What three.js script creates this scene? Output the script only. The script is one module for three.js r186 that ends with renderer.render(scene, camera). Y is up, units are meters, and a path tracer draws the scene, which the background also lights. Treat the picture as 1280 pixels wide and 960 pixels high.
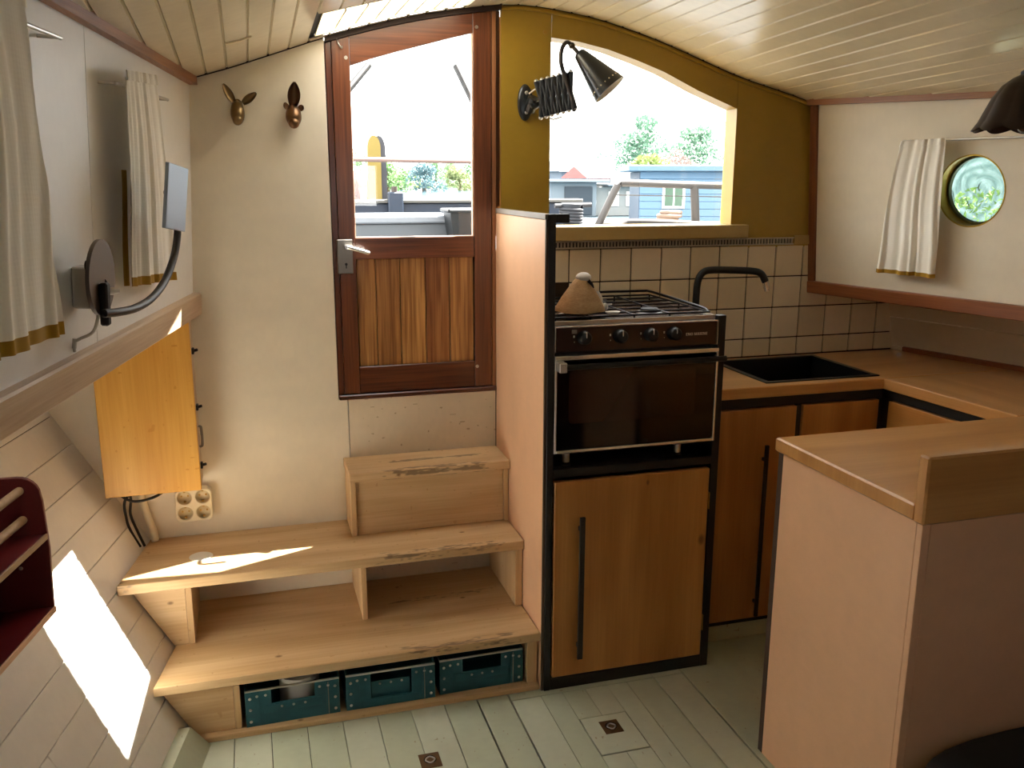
import * as THREE from 'three';
import { mergeGeometries } from 'three/addons/utils/BufferGeometryUtils.js';
import { FontLoader } from 'three/addons/loaders/FontLoader.js';
import { TextGeometry } from 'three/addons/geometries/TextGeometry.js';

// ---------------------------------------------------------------- camera, sky, sun, exposure
// x runs along the forward bulkhead (z = 0), y is up from the cabin floor, z runs aft towards the viewer
const scene = new THREE.Scene();
const camera = new THREE.PerspectiveCamera(46.44, 1280 / 960, 0.05, 500);
camera.rotation.order = 'YXZ';
camera.position.set(-0.964, 1.42, 2.651);
camera.rotation.set(THREE.MathUtils.degToRad(-12.9), THREE.MathUtils.degToRad(-16.36), THREE.MathUtils.degToRad(0.15));
const renderer = new THREE.WebGLRenderer();
renderer.toneMapping = THREE.LinearToneMapping;
renderer.toneMappingExposure = 2.7;
renderer.shadowMap.enabled = true;
scene.background = new THREE.Color(1.0, 1.0, 0.98);
scene.backgroundIntensity = 3.4;
const sun = new THREE.DirectionalLight(new THREE.Color(1.0, 0.95, 0.87), 33);
sun.position.set(0.54 * 12 - 0.4, 12 + 0.8, -0.215 * 12 + 0.3);
sun.target.position.set(-0.4, 0.8, 0.3);
sun.castShadow = true;
Object.assign(sun.shadow.camera, { left: -6, right: 6, top: 6, bottom: -6, near: 0.5, far: 40 });
sun.shadow.mapSize.set(2048, 2048);
sun.userData = { label: 'sun', category: 'sun' };
scene.add(sun, sun.target);

// ---------------------------------------------------------------- helpers
let seed = 7;
const rnd = () => { seed = (seed * 1664525 + 1013904223) >>> 0; return seed / 4294967296; };
const range = (a, b) => a + (b - a) * rnd();
const names = new Map(), origin = new Map();
const numbered = (n) => { const k = names.get(n) ?? 0; names.set(n, k + 1); return k ? n + '_' + String(k).padStart(3, '0') : n; };
function thing(name, label, category, [x, y, z] = [0, 0, 0], group, kind) {
  const o = new THREE.Group(); o.name = numbered(name); o.position.set(x, y, z); scene.add(o);
  o.userData = { label, category }; if (group) o.userData.group = group; if (kind) o.userData.kind = kind;
  origin.set(o, [x, y, z]); return o;
}
const struct = (name, label, category, at) => thing(name, label, category, at, undefined, 'structure');
// geometry is given in room coordinates; the part is stored relative to the base of its thing
function part(parent, name, geo, mat, label) {
  const [x, y, z] = origin.get(parent); geo.translate(-x, -y, -z);
  const m = new THREE.Mesh(geo, mat); m.name = name; m.castShadow = m.receiveShadow = true;
  if (label) m.userData.label = label;
  parent.add(m); origin.set(m, [x, y, z]); return m;
}
function copy(o, [x, y, z], label) {
  const c = o.clone(); c.userData = { ...o.userData, label: label ?? o.userData.label };
  c.name = numbered(o.name.replace(/_\d{3}$/, '')); c.position.set(x, y, z); scene.add(c); origin.set(c, [x, y, z]); return c;
}
// uv in metres (u along the grain, one tile = 1 m x 0.5 m), chosen per face
function uvw(geo, grain = 'x', off = [rnd(), rnd()]) {
  const g = geo.index ? geo.toNonIndexed() : geo; g.deleteAttribute('uv'); 
  const p = g.attributes.position, uv = new Float32Array(p.count * 2), gi = 'xyz'.indexOf(grain);
  const a = new THREE.Vector3(), b = new THREE.Vector3(), c = new THREE.Vector3();
  for (let i = 0; i < p.count; i += 3) {
    a.fromBufferAttribute(p, i); b.fromBufferAttribute(p, i + 1).sub(a); c.fromBufferAttribute(p, i + 2).sub(a);
    const n = b.cross(c), k = [Math.abs(n.x), Math.abs(n.y), Math.abs(n.z)], d = k.indexOf(Math.max(...k));
    let u = gi, v;
    if (d === gi) { u = (gi + 1) % 3; v = (gi + 2) % 3; } else v = 3 - d - gi;
    for (let j = 0; j < 3; j++) {
      const q = [p.getX(i + j), p.getY(i + j), p.getZ(i + j)];
      uv[(i + j) * 2] = q[u] * (d === gi ? 0.3 : 1) + off[0]; uv[(i + j) * 2 + 1] = q[v] * 2 + off[1];
    }
  }
  g.setAttribute('uv', new THREE.BufferAttribute(uv, 2)); g.computeVertexNormals(); return g;
}
function tris(list) { // [a, b, c] triples, each [x, y, z]
  const g = new THREE.BufferGeometry();
  g.setAttribute('position', new THREE.BufferAttribute(new Float32Array(list.flat(2)), 3)); return g;
}
// a box with chamfered edges (44 triangles)
function box(x0, x1, y0, y1, z0, z1, c = 0.0015, grain = 'x') {
  const h = [(x1 - x0) / 2, (y1 - y0) / 2, (z1 - z0) / 2], m = [(x0 + x1) / 2, (y0 + y1) / 2, (z0 + z1) / 2];
  c = Math.min(c, 0.4 * Math.min(...h.map(Math.abs)));
  const P = (s, ax) => [0, 1, 2].map((i) => m[i] + s[i] * (i === ax ? h[i] : h[i] - c));
  const out = [], sub = (a, b) => a.map((v, i) => v - b[i]);
  const add = (...q) => {
    const mid = [0, 1, 2].map((i) => q.reduce((t, v) => t + v[i], 0) / q.length - m[i]);
    const [e, f] = [sub(q[1], q[0]), sub(q[2], q[0])];
    const n = [e[1] * f[2] - e[2] * f[1], e[2] * f[0] - e[0] * f[2], e[0] * f[1] - e[1] * f[0]];
    if (n[0] * mid[0] + n[1] * mid[1] + n[2] * mid[2] < 0) q.reverse();
    out.push([q[0], q[1], q[2]]); if (q.length === 4) out.push([q[0], q[2], q[3]]);
  };
  for (let ax = 0; ax < 3; ax++) for (const s of [-1, 1]) {
    const [i, j] = [(ax + 1) % 3, (ax + 2) % 3], v = (a, b) => { const r = [0, 0, 0]; r[ax] = s; r[i] = a; r[j] = b; return P(r, ax); };
    add(v(-1, -1), v(1, -1), v(1, 1), v(-1, 1));
    for (const t of [-1, 1]) { // edge with the next axis
      const w = (k, which) => { const r = [0, 0, 0]; r[ax] = s; r[i] = t; r[j] = k; return P(r, which); };
      add(w(-1, ax), w(1, ax), w(1, i), w(-1, i));
    }
  }
  for (const a of [-1, 1]) for (const b of [-1, 1]) for (const d of [-1, 1]) add(P([a, b, d], 0), P([a, b, d], 1), P([a, b, d], 2));
  return uvw(tris(out), grain);
}
// polygon [x, y] extruded along z; holes are lists of points too
function extZ(pts, z0, z1, grain = 'x', holes = [], bevel = 0) {
  const s = new THREE.Shape(pts.map((p) => new THREE.Vector2(...p)));
  for (const h of holes) s.holes.push(new THREE.Path(h.map((p) => new THREE.Vector2(...p))));
  const g = new THREE.ExtrudeGeometry(s, { depth: z1 - z0 - 2 * bevel, bevelEnabled: bevel > 0, bevelSize: bevel, bevelOffset: -bevel, bevelThickness: bevel, bevelSegments: 1, curveSegments: 12 });
  g.translate(0, 0, z0 + bevel); return uvw(g, grain);
}
// polygon [x, z] extruded upwards
function extY(pts, y0, y1, grain = 'x', holes = [], bevel = 0.002) {
  const f = (l) => l.map(([x, z]) => [x, -z]);
  const g = extZ(f(pts), y0, y1, 'x', holes.map(f), bevel); g.rotateX(-Math.PI / 2); return uvw(g, grain);
}
// local frame of a leaning wall: u along it, v up it, w = u x v
function frame(o, U, V) {
  const u = new THREE.Vector3(...U).normalize(), v = new THREE.Vector3(...V); v.addScaledVector(u, -v.dot(u)).normalize();
  const w = new THREE.Vector3().crossVectors(u, v); return new THREE.Matrix4().makeBasis(u, v, w).setPosition(...o);
}
const tube = (pts, r, seg = 24, rad = 8, closed = false) => new THREE.TubeGeometry(new THREE.CatmullRomCurve3(pts.map((p) => new THREE.Vector3(...p)), closed, 'catmullrom', 0.5), seg, r, rad, closed);
function cyl(a, b, r0, r1 = r0, seg = 16) {
  const A = new THREE.Vector3(...a), d = new THREE.Vector3(...b).sub(A), L = d.length();
  const g = new THREE.CylinderGeometry(r1, r0, L, seg); g.translate(0, L / 2, 0);
  g.applyQuaternion(new THREE.Quaternion().setFromUnitVectors(new THREE.Vector3(0, 1, 0), d.normalize())); g.translate(...a); return g;
}
function ball(c, r, sx = 1, sy = 1, sz = 1, seg = 12) { const g = new THREE.SphereGeometry(r, seg, Math.max(6, seg * 0.7 | 0)); g.scale(sx, sy, sz); g.translate(...c); return g; }
const lathe = (prof, at, seg = 32) => { const g = new THREE.LatheGeometry(prof.map((p) => new THREE.Vector2(...p)), seg); g.translate(...at); return g; };
const merge = (list) => mergeGeometries(list.map((g) => { const n = g.index ? g.toNonIndexed() : g; for (const k of Object.keys(n.attributes)) if (!['position', 'normal', 'uv'].includes(k)) n.deleteAttribute(k); return n; }));
// a rectangle w (x) by h (y) swept along a path, its top outer corner on the path
function sweep(path, w, h, grain = 'z') {
  const out = [], ring = (p) => [[p[0], p[1], p[2]], [p[0] + w, p[1], p[2]], [p[0] + w, p[1] - h, p[2]], [p[0], p[1] - h, p[2]]];
  const quad = (a, b, c, d) => out.push([a, b, c], [a, c, d]);
  for (let i = 0; i + 1 < path.length; i++) {
    const a = ring(path[i]), b = ring(path[i + 1]);
    for (let k = 0; k < 4; k++) { const l = (k + 1) % 4; w > 0 ? quad(a[k], a[l], b[l], b[k]) : quad(a[l], a[k], b[k], b[l]); }
  }
  const e = ring(path.at(-1)), s = ring(path[0]);
  quad(...(w > 0 ? [s[3], s[2], s[1], s[0]] : s)); quad(...(w > 0 ? e : [...e].reverse()));
  return uvw(tris(out), grain);
}
// an extruded sheet from a grid of points f(i / n, j / m), given thickness along its normals
function sheet(f, n, m, thick = 0.0012) {
  const pos = [], idx = [];
  for (let j = 0; j <= m; j++) for (let i = 0; i <= n; i++) pos.push(...f(i / n, j / m));
  for (let j = 0; j < m; j++) for (let i = 0; i < n; i++) { const a = j * (n + 1) + i; idx.push(a, a + 1, a + n + 2, a, a + n + 2, a + n + 1); }
  const g = new THREE.BufferGeometry(); g.setAttribute('position', new THREE.Float32BufferAttribute(pos, 3)); g.setIndex(idx); g.computeVertexNormals();
  const uv = []; for (let j = 0; j <= m; j++) for (let i = 0; i <= n; i++) uv.push(i / n, j / m);
  g.setAttribute('uv', new THREE.Float32BufferAttribute(uv, 2));
  if (!thick) return g;
  const back = g.clone(), bp = back.attributes.position, nn = g.attributes.normal;
  for (let i = 0; i < bp.count; i++) bp.setXYZ(i, bp.getX(i) - nn.getX(i) * thick, bp.getY(i) - nn.getY(i) * thick, bp.getZ(i) - nn.getZ(i) * thick);
  back.setIndex(idx.slice().reverse()); back.computeVertexNormals();
  return mergeGeometries([g, back]);
}

// ---------------------------------------------------------------- textures (colour and grain of the stuff itself)
const hash = (x, y, s) => { let h = (x * 374761393 + y * 668265263 + s * 1274126177) | 0; h = Math.imul(h ^ (h >>> 13), 1274126177); return ((h ^ (h >>> 16)) >>> 0) / 4294967296; };
function vn(x, y, px, py, s) { // value noise, periodic with px by py cells
  const x0 = Math.floor(x), y0 = Math.floor(y), f = (t) => t * t * (3 - 2 * t), fx = f(x - x0), fy = f(y - y0), w = (v, p) => ((v % p) + p) % p;
  const h = (a, b) => hash(w(a, px), w(b, py), s);
  return (h(x0, y0) * (1 - fx) + h(x0 + 1, y0) * fx) * (1 - fy) + (h(x0, y0 + 1) * (1 - fx) + h(x0 + 1, y0 + 1) * fx) * fy;
}
const hex = (c) => [(c >> 16) & 255, (c >> 8) & 255, c & 255];
function texture(w, h, fn, srgb = true) {
  const d = new Uint8Array(w * h * 4);
  for (let j = 0; j < h; j++) for (let i = 0; i < w; i++) { const c = fn(i / w, j / h); for (let k = 0; k < 3; k++) d[(j * w + i) * 4 + k] = Math.max(0, Math.min(255, c[k])); d[(j * w + i) * 4 + 3] = 255; }
  const t = new THREE.DataTexture(d, w, h); t.wrapS = t.wrapT = THREE.RepeatWrapping; t.magFilter = THREE.LinearFilter; t.minFilter = THREE.LinearMipmapLinearFilter; t.generateMipmaps = true;
  if (srgb) t.colorSpace = THREE.SRGBColorSpace; t.needsUpdate = true; return t;
}
const mix = (a, b, t) => a.map((v, i) => v + (b[i] - v) * t);
function woodTex({ dark, light, s, rings = 9, warp = 1.2, fibre = 0.35, ring = 0.3, knots = [], specks = 0, scuffs = [], w = 1024, h = 512 }) {
  const D = hex(dark), L = hex(light);
  return texture(w, h, (u, v) => {
    let kd = 0, kv = 0;
    for (const [ku, kw, r] of knots) { const dx = (u - ku) * 1, dy = (v - kw) * 0.5, q = Math.hypot(dx * 0.6, dy) / r; if (q < 4) { kv += Math.sign(dy) * Math.exp(-q) * 0.04; if (q < 1) kd = Math.max(kd, 1 - q); } }
    const wv = vn(u * 2, v * 4, 2, 4, s) * 0.65 + vn(u * 5, v * 9, 5, 9, s + 1) * 0.35;
    const a = Math.sin(2 * Math.PI * ((v + kv) * rings + wv * warp)), b = vn(u * 6, v * 90, 6, 90, s + 2), c = vn(u * 14, v * 240, 14, 240, s + 3), e = vn(u * 2, v * 14, 2, 14, s + 4);
    let t = 0.52 + ring * 0.5 * a * (0.6 + 0.4 * e) + fibre * (b - 0.5) + fibre * 0.8 * (c - 0.5) + 0.3 * (e - 0.5);
    let col = mix(D, L, Math.max(0, Math.min(1, t)));
    if (specks && vn(u * 60, v * 40, 60, 40, s + 5) > 1 - specks) col = mix(col, D, 0.6);
    for (const [u0, u1, v0, v1, k] of scuffs) if (u > u0 && u < u1 && v > v0 && v < v1) { const q = vn(u * 24, v * 60, 24, 60, s + 6) * 0.6 + vn(u * 90, v * 160, 90, 160, s + 7) * 0.4, f = Math.min(1, (u - u0) * 9, (u1 - u) * 9, (v - v0) * 40, (v1 - v) * 40 + 0.5); if (q * f > 0.42) col = mix(col, [74, 58, 44], Math.min(0.5, (q * f - 0.42) * 2.6 * k)); }
    if (kd) col = mix(col, mix(D, [60, 34, 16], 0.5), Math.min(0.8, kd * 1.2));
    return col;
  });
}
function paintTex(base, s, amp = 0.035, specks = 0, dirt = hex(0x8a7552)) {
  const B = hex(base);
  return texture(512, 256, (u, v) => {
    const n = vn(u * 5, v * 5, 5, 5, s) * 0.5 + vn(u * 17, v * 17, 17, 17, s + 1) * 0.3 + vn(u * 90, v * 30, 90, 30, s + 2) * 0.2;
    let c = B.map((k) => k * (1 + amp * 2 * (n - 0.5)));
    if (specks) { const q = vn(u * 70, v * 60, 70, 60, s + 3), z = vn(u * 4, v * 4, 4, 4, s + 4); if (q > 1 - specks * z) c = mix(c, dirt, 0.55); }
    return c;
  });
}
const std = (color, roughness = 0.6, o = {}) => new THREE.MeshPhysicalMaterial({ color, roughness, ...o });
const map = (t, roughness = 0.55, o = {}) => new THREE.MeshPhysicalMaterial({ map: t, roughness, ...o });
const weave = texture(256, 256, (u, v) => { const k = 128 + 60 * Math.sin(u * 2 * Math.PI * 64) + 60 * Math.sin(v * 2 * Math.PI * 64); return [k, k, k]; }, false);
const M = {
  cream: map(paintTex(0xeadfc8, 11, 0.03), 0.45), scuffed: map(paintTex(0xe2d5bc, 15, 0.05, 0.1), 0.5), white: map(paintTex(0xefede8, 21, 0.025), 0.4),
  hull: map(paintTex(0xefeae0, 31, 0.03), 0.5), lining: map(paintTex(0xd9cbb0, 33, 0.03), 0.5),
  ceiling: map(paintTex(0xe2d6b8, 41, 0.05), 0.18, { specularIntensity: 0.6 }),
  yellow: map(paintTex(0xa58428, 51, 0.05), 0.42), sill: map(paintTex(0xb2975a, 52, 0.05), 0.5), pink: map(paintTex(0xecbd96, 55, 0.03), 0.42),
  floor: [0xc2c9b2, 0xbec6ae, 0xc6ccb7].map((c, i) => map(paintTex(c, 61 + 3 * i, 0.05, 0.05), 0.45)),
  tiles: [0xe9d9b8, 0xe4d3b0, 0xecdec2].map((c, i) => map(paintTex(c, 71 + 3 * i, 0.03), 0.22)), grout: std(0x3a2a1c, 0.9),
  step: map(woodTex({ dark: 0xb99060, light: 0xe8cda0, s: 101, rings: 4, warp: 1.8, fibre: 0.2, knots: [[0.3, 0.3, 0.006], [0.72, 0.66, 0.008], [0.55, 0.85, 0.005]], specks: 0.05 }), 0.5),
  treads: [[[0.26, 0.77, 0.555, 0.63, 1], [0.26, 0.77, 0.72, 0.79, 0.9]], [[0.3, 0.77, 0.27, 0.34, 1], [0.3, 0.77, 0.12, 0.19, 0.9], [0.5, 0.6, 0.05, 0.2, 0.7]], [[0.3, 0.77, 0.87, 0.95, 0.7], [0.3, 0.77, 0.3, 0.37, 0.8]]].map((scuffs, i) => map(woodTex({ dark: 0xb99060, light: 0xe8cda0, s: 201 + 11 * i, rings: 4, warp: 1.6, fibre: 0.2, knots: [[0.6, 0.4, 0.006], [0.05, 0.8, 0.007], [0.42, 0.15, 0.005]], specks: 0.05, scuffs }), 0.5)),
  mahogany: map(woodTex({ dark: 0x4c2615, light: 0x7e4829, s: 111, rings: 5, fibre: 0.6 }), 0.3, { clearcoat: 0.3, clearcoatRoughness: 0.25 }),
  mahoganyV: map(woodTex({ dark: 0x442011, light: 0x744024, s: 113, rings: 4, fibre: 0.6 }), 0.3, { clearcoat: 0.3, clearcoatRoughness: 0.25 }),
  plank: [[0x82522a, 0xc09054], [0x784a24, 0xb07f48], [0x8a5a2c, 0xc8985a], [0x724222, 0xa67444]].map(([dark, light], i) => map(woodTex({ dark, light, s: 121 + 7 * i, rings: 4, fibre: 0.8 }), 0.35, { clearcoat: 0.2, clearcoatRoughness: 0.3 })),
  front: map(woodTex({ dark: 0xa86c32, light: 0xd89e58, s: 141, rings: 3, warp: 1.6, fibre: 0.16, ring: 0.4, knots: [[0.43, 0.55, 0.012], [0.62, 0.2, 0.006]] }), 0.4),
  frontB: map(woodTex({ dark: 0x9c6430, light: 0xcc9252, s: 147, rings: 3, warp: 2.2, fibre: 0.16, ring: 0.4, knots: [[0.3, 0.45, 0.009]] }), 0.4),
  top: map(woodTex({ dark: 0xb07840, light: 0xdca86a, s: 151, rings: 4, warp: 1.4, fibre: 0.14, ring: 0.3 }), 0.28, { clearcoat: 0.25, clearcoatRoughness: 0.2 }),
  ply: map(woodTex({ dark: 0xc4862c, light: 0xeab658, s: 161, rings: 2, warp: 1.2, fibre: 0.2, specks: 0.06 }), 0.42),
  trim: map(woodTex({ dark: 0x7d4a2a, light: 0xb27d55, s: 171, rings: 3 }), 0.4), trimDark: map(woodTex({ dark: 0x66351a, light: 0x9a5c34, s: 173, rings: 3 }), 0.4),
  ledge: map(woodTex({ dark: 0xae8f70, light: 0xd8c0a2, s: 175, rings: 3 }), 0.45),
  black: std(0x15100e, 0.5), blackMetal: std(0x101416, 0.38), steel: std(0xc9c8c4, 0.28, { metalness: 1 }), chrome: std(0xf0eeea, 0.25, { metalness: 0.75 }), brass: std(0xb08b45, 0.35, { metalness: 1 }),
  bronze: std(0x85704f, 0.34, { metalness: 1 }), darkBrown: std(0x2a130d, 0.28, { clearcoat: 0.4, clearcoatRoughness: 0.2 }), ovenGlass: std(0x0a0605, 0.08), ovenInner: std(0x2e1a10, 0.12),
  iron: std(0x1a1a1c, 0.45, { metalness: 0.5 }), enamel: std(0x4a3428, 0.25), rubber: std(0x0d0d0e, 0.6), cream_plastic: std(0xe8dcbd, 0.35), white_plastic: std(0xe6e3da, 0.35), greyEdge: std(0x8b8378, 0.5),
  teal: map(texture(256, 256, (u, v) => { const n = vn(u * 40, v * 40, 40, 40, 5) * 0.5 + vn(u * 9, v * 9, 9, 9, 6) * 0.5; return mix(hex(0x184a55), hex(0x25646f), n); }), 0.55),
  linen: std(0xf6f1e4, 0.9, { bumpMap: weave, bumpScale: 0.0002, side: THREE.DoubleSide }), mustard: std(0xa8801c, 0.85, { side: THREE.DoubleSide }),
  red: std(0x641a1e, 0.4, { clearcoat: 0.2, clearcoatRoughness: 0.3 }), dowel: map(woodTex({ dark: 0x9a7a58, light: 0xc4a683, s: 181, rings: 3 }), 0.5),
  felt: map(texture(256, 256, (u, v) => mix(hex(0xa98a63), hex(0xc9ac84), vn(u * 60, v * 60, 60, 60, 8) * 0.6 + vn(u * 8, v * 8, 8, 8, 9) * 0.4)), 0.95), feltWhite: std(0xd9d5d0, 0.95),
  glass: new THREE.MeshPhysicalMaterial({ color: 0xffffff, roughness: 0, transmission: 1, thickness: 0, ior: 1.5 }), cushion: std(0x0b0d12, 0.85), shade: std(0x2f221c, 0.35, { metalness: 0.4 }), bulb: new THREE.MeshPhysicalMaterial({ color: 0xffffff, roughness: 0.03, transmission: 1, thickness: 0 }),
  skyTintPlate: std(0x9fb0c4, 0.4, { metalness: 0.2 }), grayPlastic: std(0xc6c1b7, 0.4), socketIn: std(0xd9c9a4, 0.4),  // lamp head colour carries the blue of reflected sky
};
// ---------------------------------------------------------------- the cabin's shape
const LEFT = (z) => -1.086 - 0.182 * z, RIGHT = (z) => 0.82 + 0.27 * z; // cabin sides under the ceiling
const ARCH = [[-1, 1.679], [-0.882, 1.713], [-0.748, 1.757], [-0.616, 1.800], [-0.401, 1.856], [-0.2, 1.893], [-0.03, 1.911], [0.19, 1.889], [0.304, 1.865], [0.422, 1.834], [0.527, 1.801], [0.719, 1.739], [0.954, 1.681], [1, 1.668]];
function arch(u) {
  u = Math.max(-1.2, Math.min(1.2, u));
  let k = 0; while (k < ARCH.length - 2 && u > ARCH[k + 1][0]) k++;
  const g = (i) => { i = Math.max(0, Math.min(ARCH.length - 1, i)); return ARCH[i]; }, [x0, y0] = g(k), [x1, y1] = g(k + 1), h = x1 - x0;
  if (u < -1) return y0 + (u + 1) * 0.29; if (u > 1) return y1 - (u - 1) * 0.25;
  const d = (i) => (g(i + 1)[1] - g(i - 1)[1]) / (g(i + 1)[0] - g(i - 1)[0] || 1), t = (u - x0) / h;
  return (2 * t ** 3 - 3 * t * t + 1) * y0 + (t ** 3 - 2 * t * t + t) * h * d(k) + (-2 * t ** 3 + 3 * t * t) * y1 + (t ** 3 - t * t) * h * d(k + 1);
}
const ceilY = (x, z) => { const l = LEFT(z), r = RIGHT(z), u = (x - (l + r) / 2) / ((r - l) / 2); return arch(u) - 0.035 * u * Math.max(0, Math.min(z, 1.5)); };
const archLine = (x0, x1, n, dy = 0) => Array.from({ length: n + 1 }, (_, i) => { const x = x0 + (x1 - x0) * i / n; return [x, ceilY(x, 0) + dy]; });
const hullX = (y, z) => -1.075 - 0.56 * y - 0.2 * z, liningX = (y, z) => 1.237 + 0.31 * z - 0.19 * (y - 0.826), AFT = 3.15;
const HATCH = { x0: -0.755, x1: -0.319, z0: 0.052, z1: 0.318 };

// floor: painted boards running fore and aft
{
  const f = struct('floor', 'pale green painted floor boards of the cabin', 'floor');
  part(f, 'subfloor', extY([[-1.1, -0.07], [1.3, -0.07], [2.4, AFT], [-1.95, AFT]], -0.06, -0.014, 'z', [], 0), std(0x20180f, 0.9));
  const cut = (x0, x1, z0, z1, gap = 0.001, c = 0.0012) => part(f, 'floor_board', box(x0 + gap, x1 - gap, -0.013, 0, z0 + gap, z1, c, 'z'), M.floor[(rnd() * 3) | 0]);
  for (let k = 0; k < 16; k++) { const x1 = -0.425 - 0.0925 * k, x0 = x1 - 0.0925, z0 = Math.max(0.02, (-1.08 - x1) / 0.2); cut(x0, x1, z0, AFT, k ? 0.0008 : 0.001); }
  cut(-0.423, -0.335, 0.02, AFT, 0.0015);
  cut(-0.333, 0.1, 0.02, 0.502, 0.0015);
  const xs = [-0.333, -0.2465, -0.183, -0.115, -0.047, 0.0135, 0.1]; // boards round the lifting lid
  for (let k = 0; k < 6; k++) { const lid = xs[k] > -0.2 && xs[k] < -0.06; if (!lid) cut(xs[k], xs[k + 1], 0.504, AFT, k === 0 || k === 5 ? 0.001 : 0.0005, 0.0008); else { cut(xs[k], xs[k + 1], 0.504, 0.638, 0.0005, 0.0008); cut(xs[k], xs[k + 1], 0.803, AFT, 0.0005, 0.0008); } }
  cut(0.1, 0.193, 0.504, AFT, 0.0018); cut(0.1, 0.193, 0.02, 0.502, 0.0015); cut(0.195, 2.3, 0.02, AFT, 0.0015);
  for (const [x, z, lid] of [[-0.112, 0.695, 1], [-0.602, 0.7, 0]]) { // lifting ring plates
    const t = thing('lifting_ring', lid ? 'square brass lifting ring in the loose floor lid before the oven' : 'square brass lifting ring in the floor boards before the steps', 'floor ring', [x, 0, z], 'floor lifting rings');
    part(t, 'plate', box(x - 0.026, x + 0.026, -0.002, 0.0015, z - 0.029, z + 0.029, 0.001), std(0x6b5236, 0.5, { metalness: 0.7 }));
    part(t, 'recess', lathe([[0, 0.0014], [0.013, 0.0014], [0.0145, 0.003], [0.016, 0.0014]], [x, 0, z - 0.003], 20), std(0x14100c, 0.5, { metalness: 0.6 }));
    part(t, 'ring', tube([[x - 0.012, 0.003, z], [x, 0.003, z + 0.012], [x + 0.012, 0.003, z], [x, 0.003, z - 0.012]], 0.002, 20, 6, true), M.steel);
  }
  const lid = thing('floor_lid', 'square loose lid cut out of the pale green floor', 'floor lid', [-0.115, -0.013, 0.72]);
  part(lid, 'panel', box(-0.181, -0.049, -0.013, 0.0012, 0.641, 0.8, 0.0012, 'z'), M.floor[2]);
}
// baseboard at the foot of the hull side
{ const b = struct('baseboard_left', 'pale green bevelled board along the foot of the left hull side', 'baseboard', [-1.17, 0, 0.48]);
  const P = (z) => [[hullX(0, z) + 0.04, 0, z], [hullX(0.06, z) + 0.028, 0.06, z], [hullX(0.06, z) - 0.02, 0.06, z], [hullX(0, z) - 0.03, 0, z]], a = P(0.48), e = P(AFT), o = [];
  for (let k = 0; k < 4; k++) { const l = (k + 1) % 4; o.push([a[k], e[k], e[l]], [a[k], e[l], a[l]]); } o.push([a[0], a[1], a[2]], [a[0], a[2], a[3]]);
  part(b, 'board', uvw(tris(o), 'z'), M.floor[0]); }

// forward bulkhead
const wf = struct('wall_front', 'forward bulkhead with cream panel, door, yellow window panel and tiles', 'wall');
{
  const W0 = -0.07;
  part(wf, 'cream_panel', extZ([[-1.06, 0], [-0.702, 0], [-0.702, 0.772], [-0.7285, 0.772], [-0.7285, ceilY(-0.7285, 0) + 0.01], ...archLine(-0.76, -1.18, 8, 0.015), [-1.18, 1.09], [-1.7, 1.09]], W0, 0, 'x'), M.cream);
  part(wf, 'scuffed_panel', extZ([[-0.699, 0], [-0.24, 0], [-0.24, 0.772], [-0.699, 0.772]], W0, -0.001, 'x'), M.scuffed, 'scuffed cream panel below the door');
  part(wf, 'cream_panel', extZ([[-0.239, 0], [1.4, 0], [1.2, 1.09], [1.18, 1.207], [-0.239, 1.207]], W0, -0.006, 'x'), M.grout, 'backing of the tiles');
  for (let r = 0; r < 4; r++) for (let i = -3; i < 12; i++) { // wall tiles on a 105 mm grid
    const y1 = 1.207 - 0.105 * r, y0 = r === 3 ? 0.8305 : y1 - 0.105, x0 = Math.max(-0.226, i * 0.105), x1 = Math.min(i * 0.105 + 0.105, 1.26); if (x1 - x0 < 0.02) continue;
    if (i < 0 && r > 0) continue;
    part(wf, 'tile', box(x0 + 0.0021, x1 - 0.0021, y0 + 0.0021, y1 - 0.0021, -0.006, 0.0005 * rnd(), 0.0018), M.tiles[(rnd() * 3) | 0]);
  }
}
part(wf, 'joint_strip', tube(archLine(-1.1, -0.73, 16, 0.0).map(([x, y]) => [x, y, 0.001]), 0.0028, 40, 6), std(0x2e2218, 0.8), 'dark joint under the ceiling');
part(wf, 'joint_strip', tube(archLine(-0.215, 0.84, 30, 0.0).map(([x, y]) => [x, y + 0.0005, 0.002]), 0.0022, 60, 6), std(0x2e2218, 0.8), 'dark joint under the ceiling');
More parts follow.
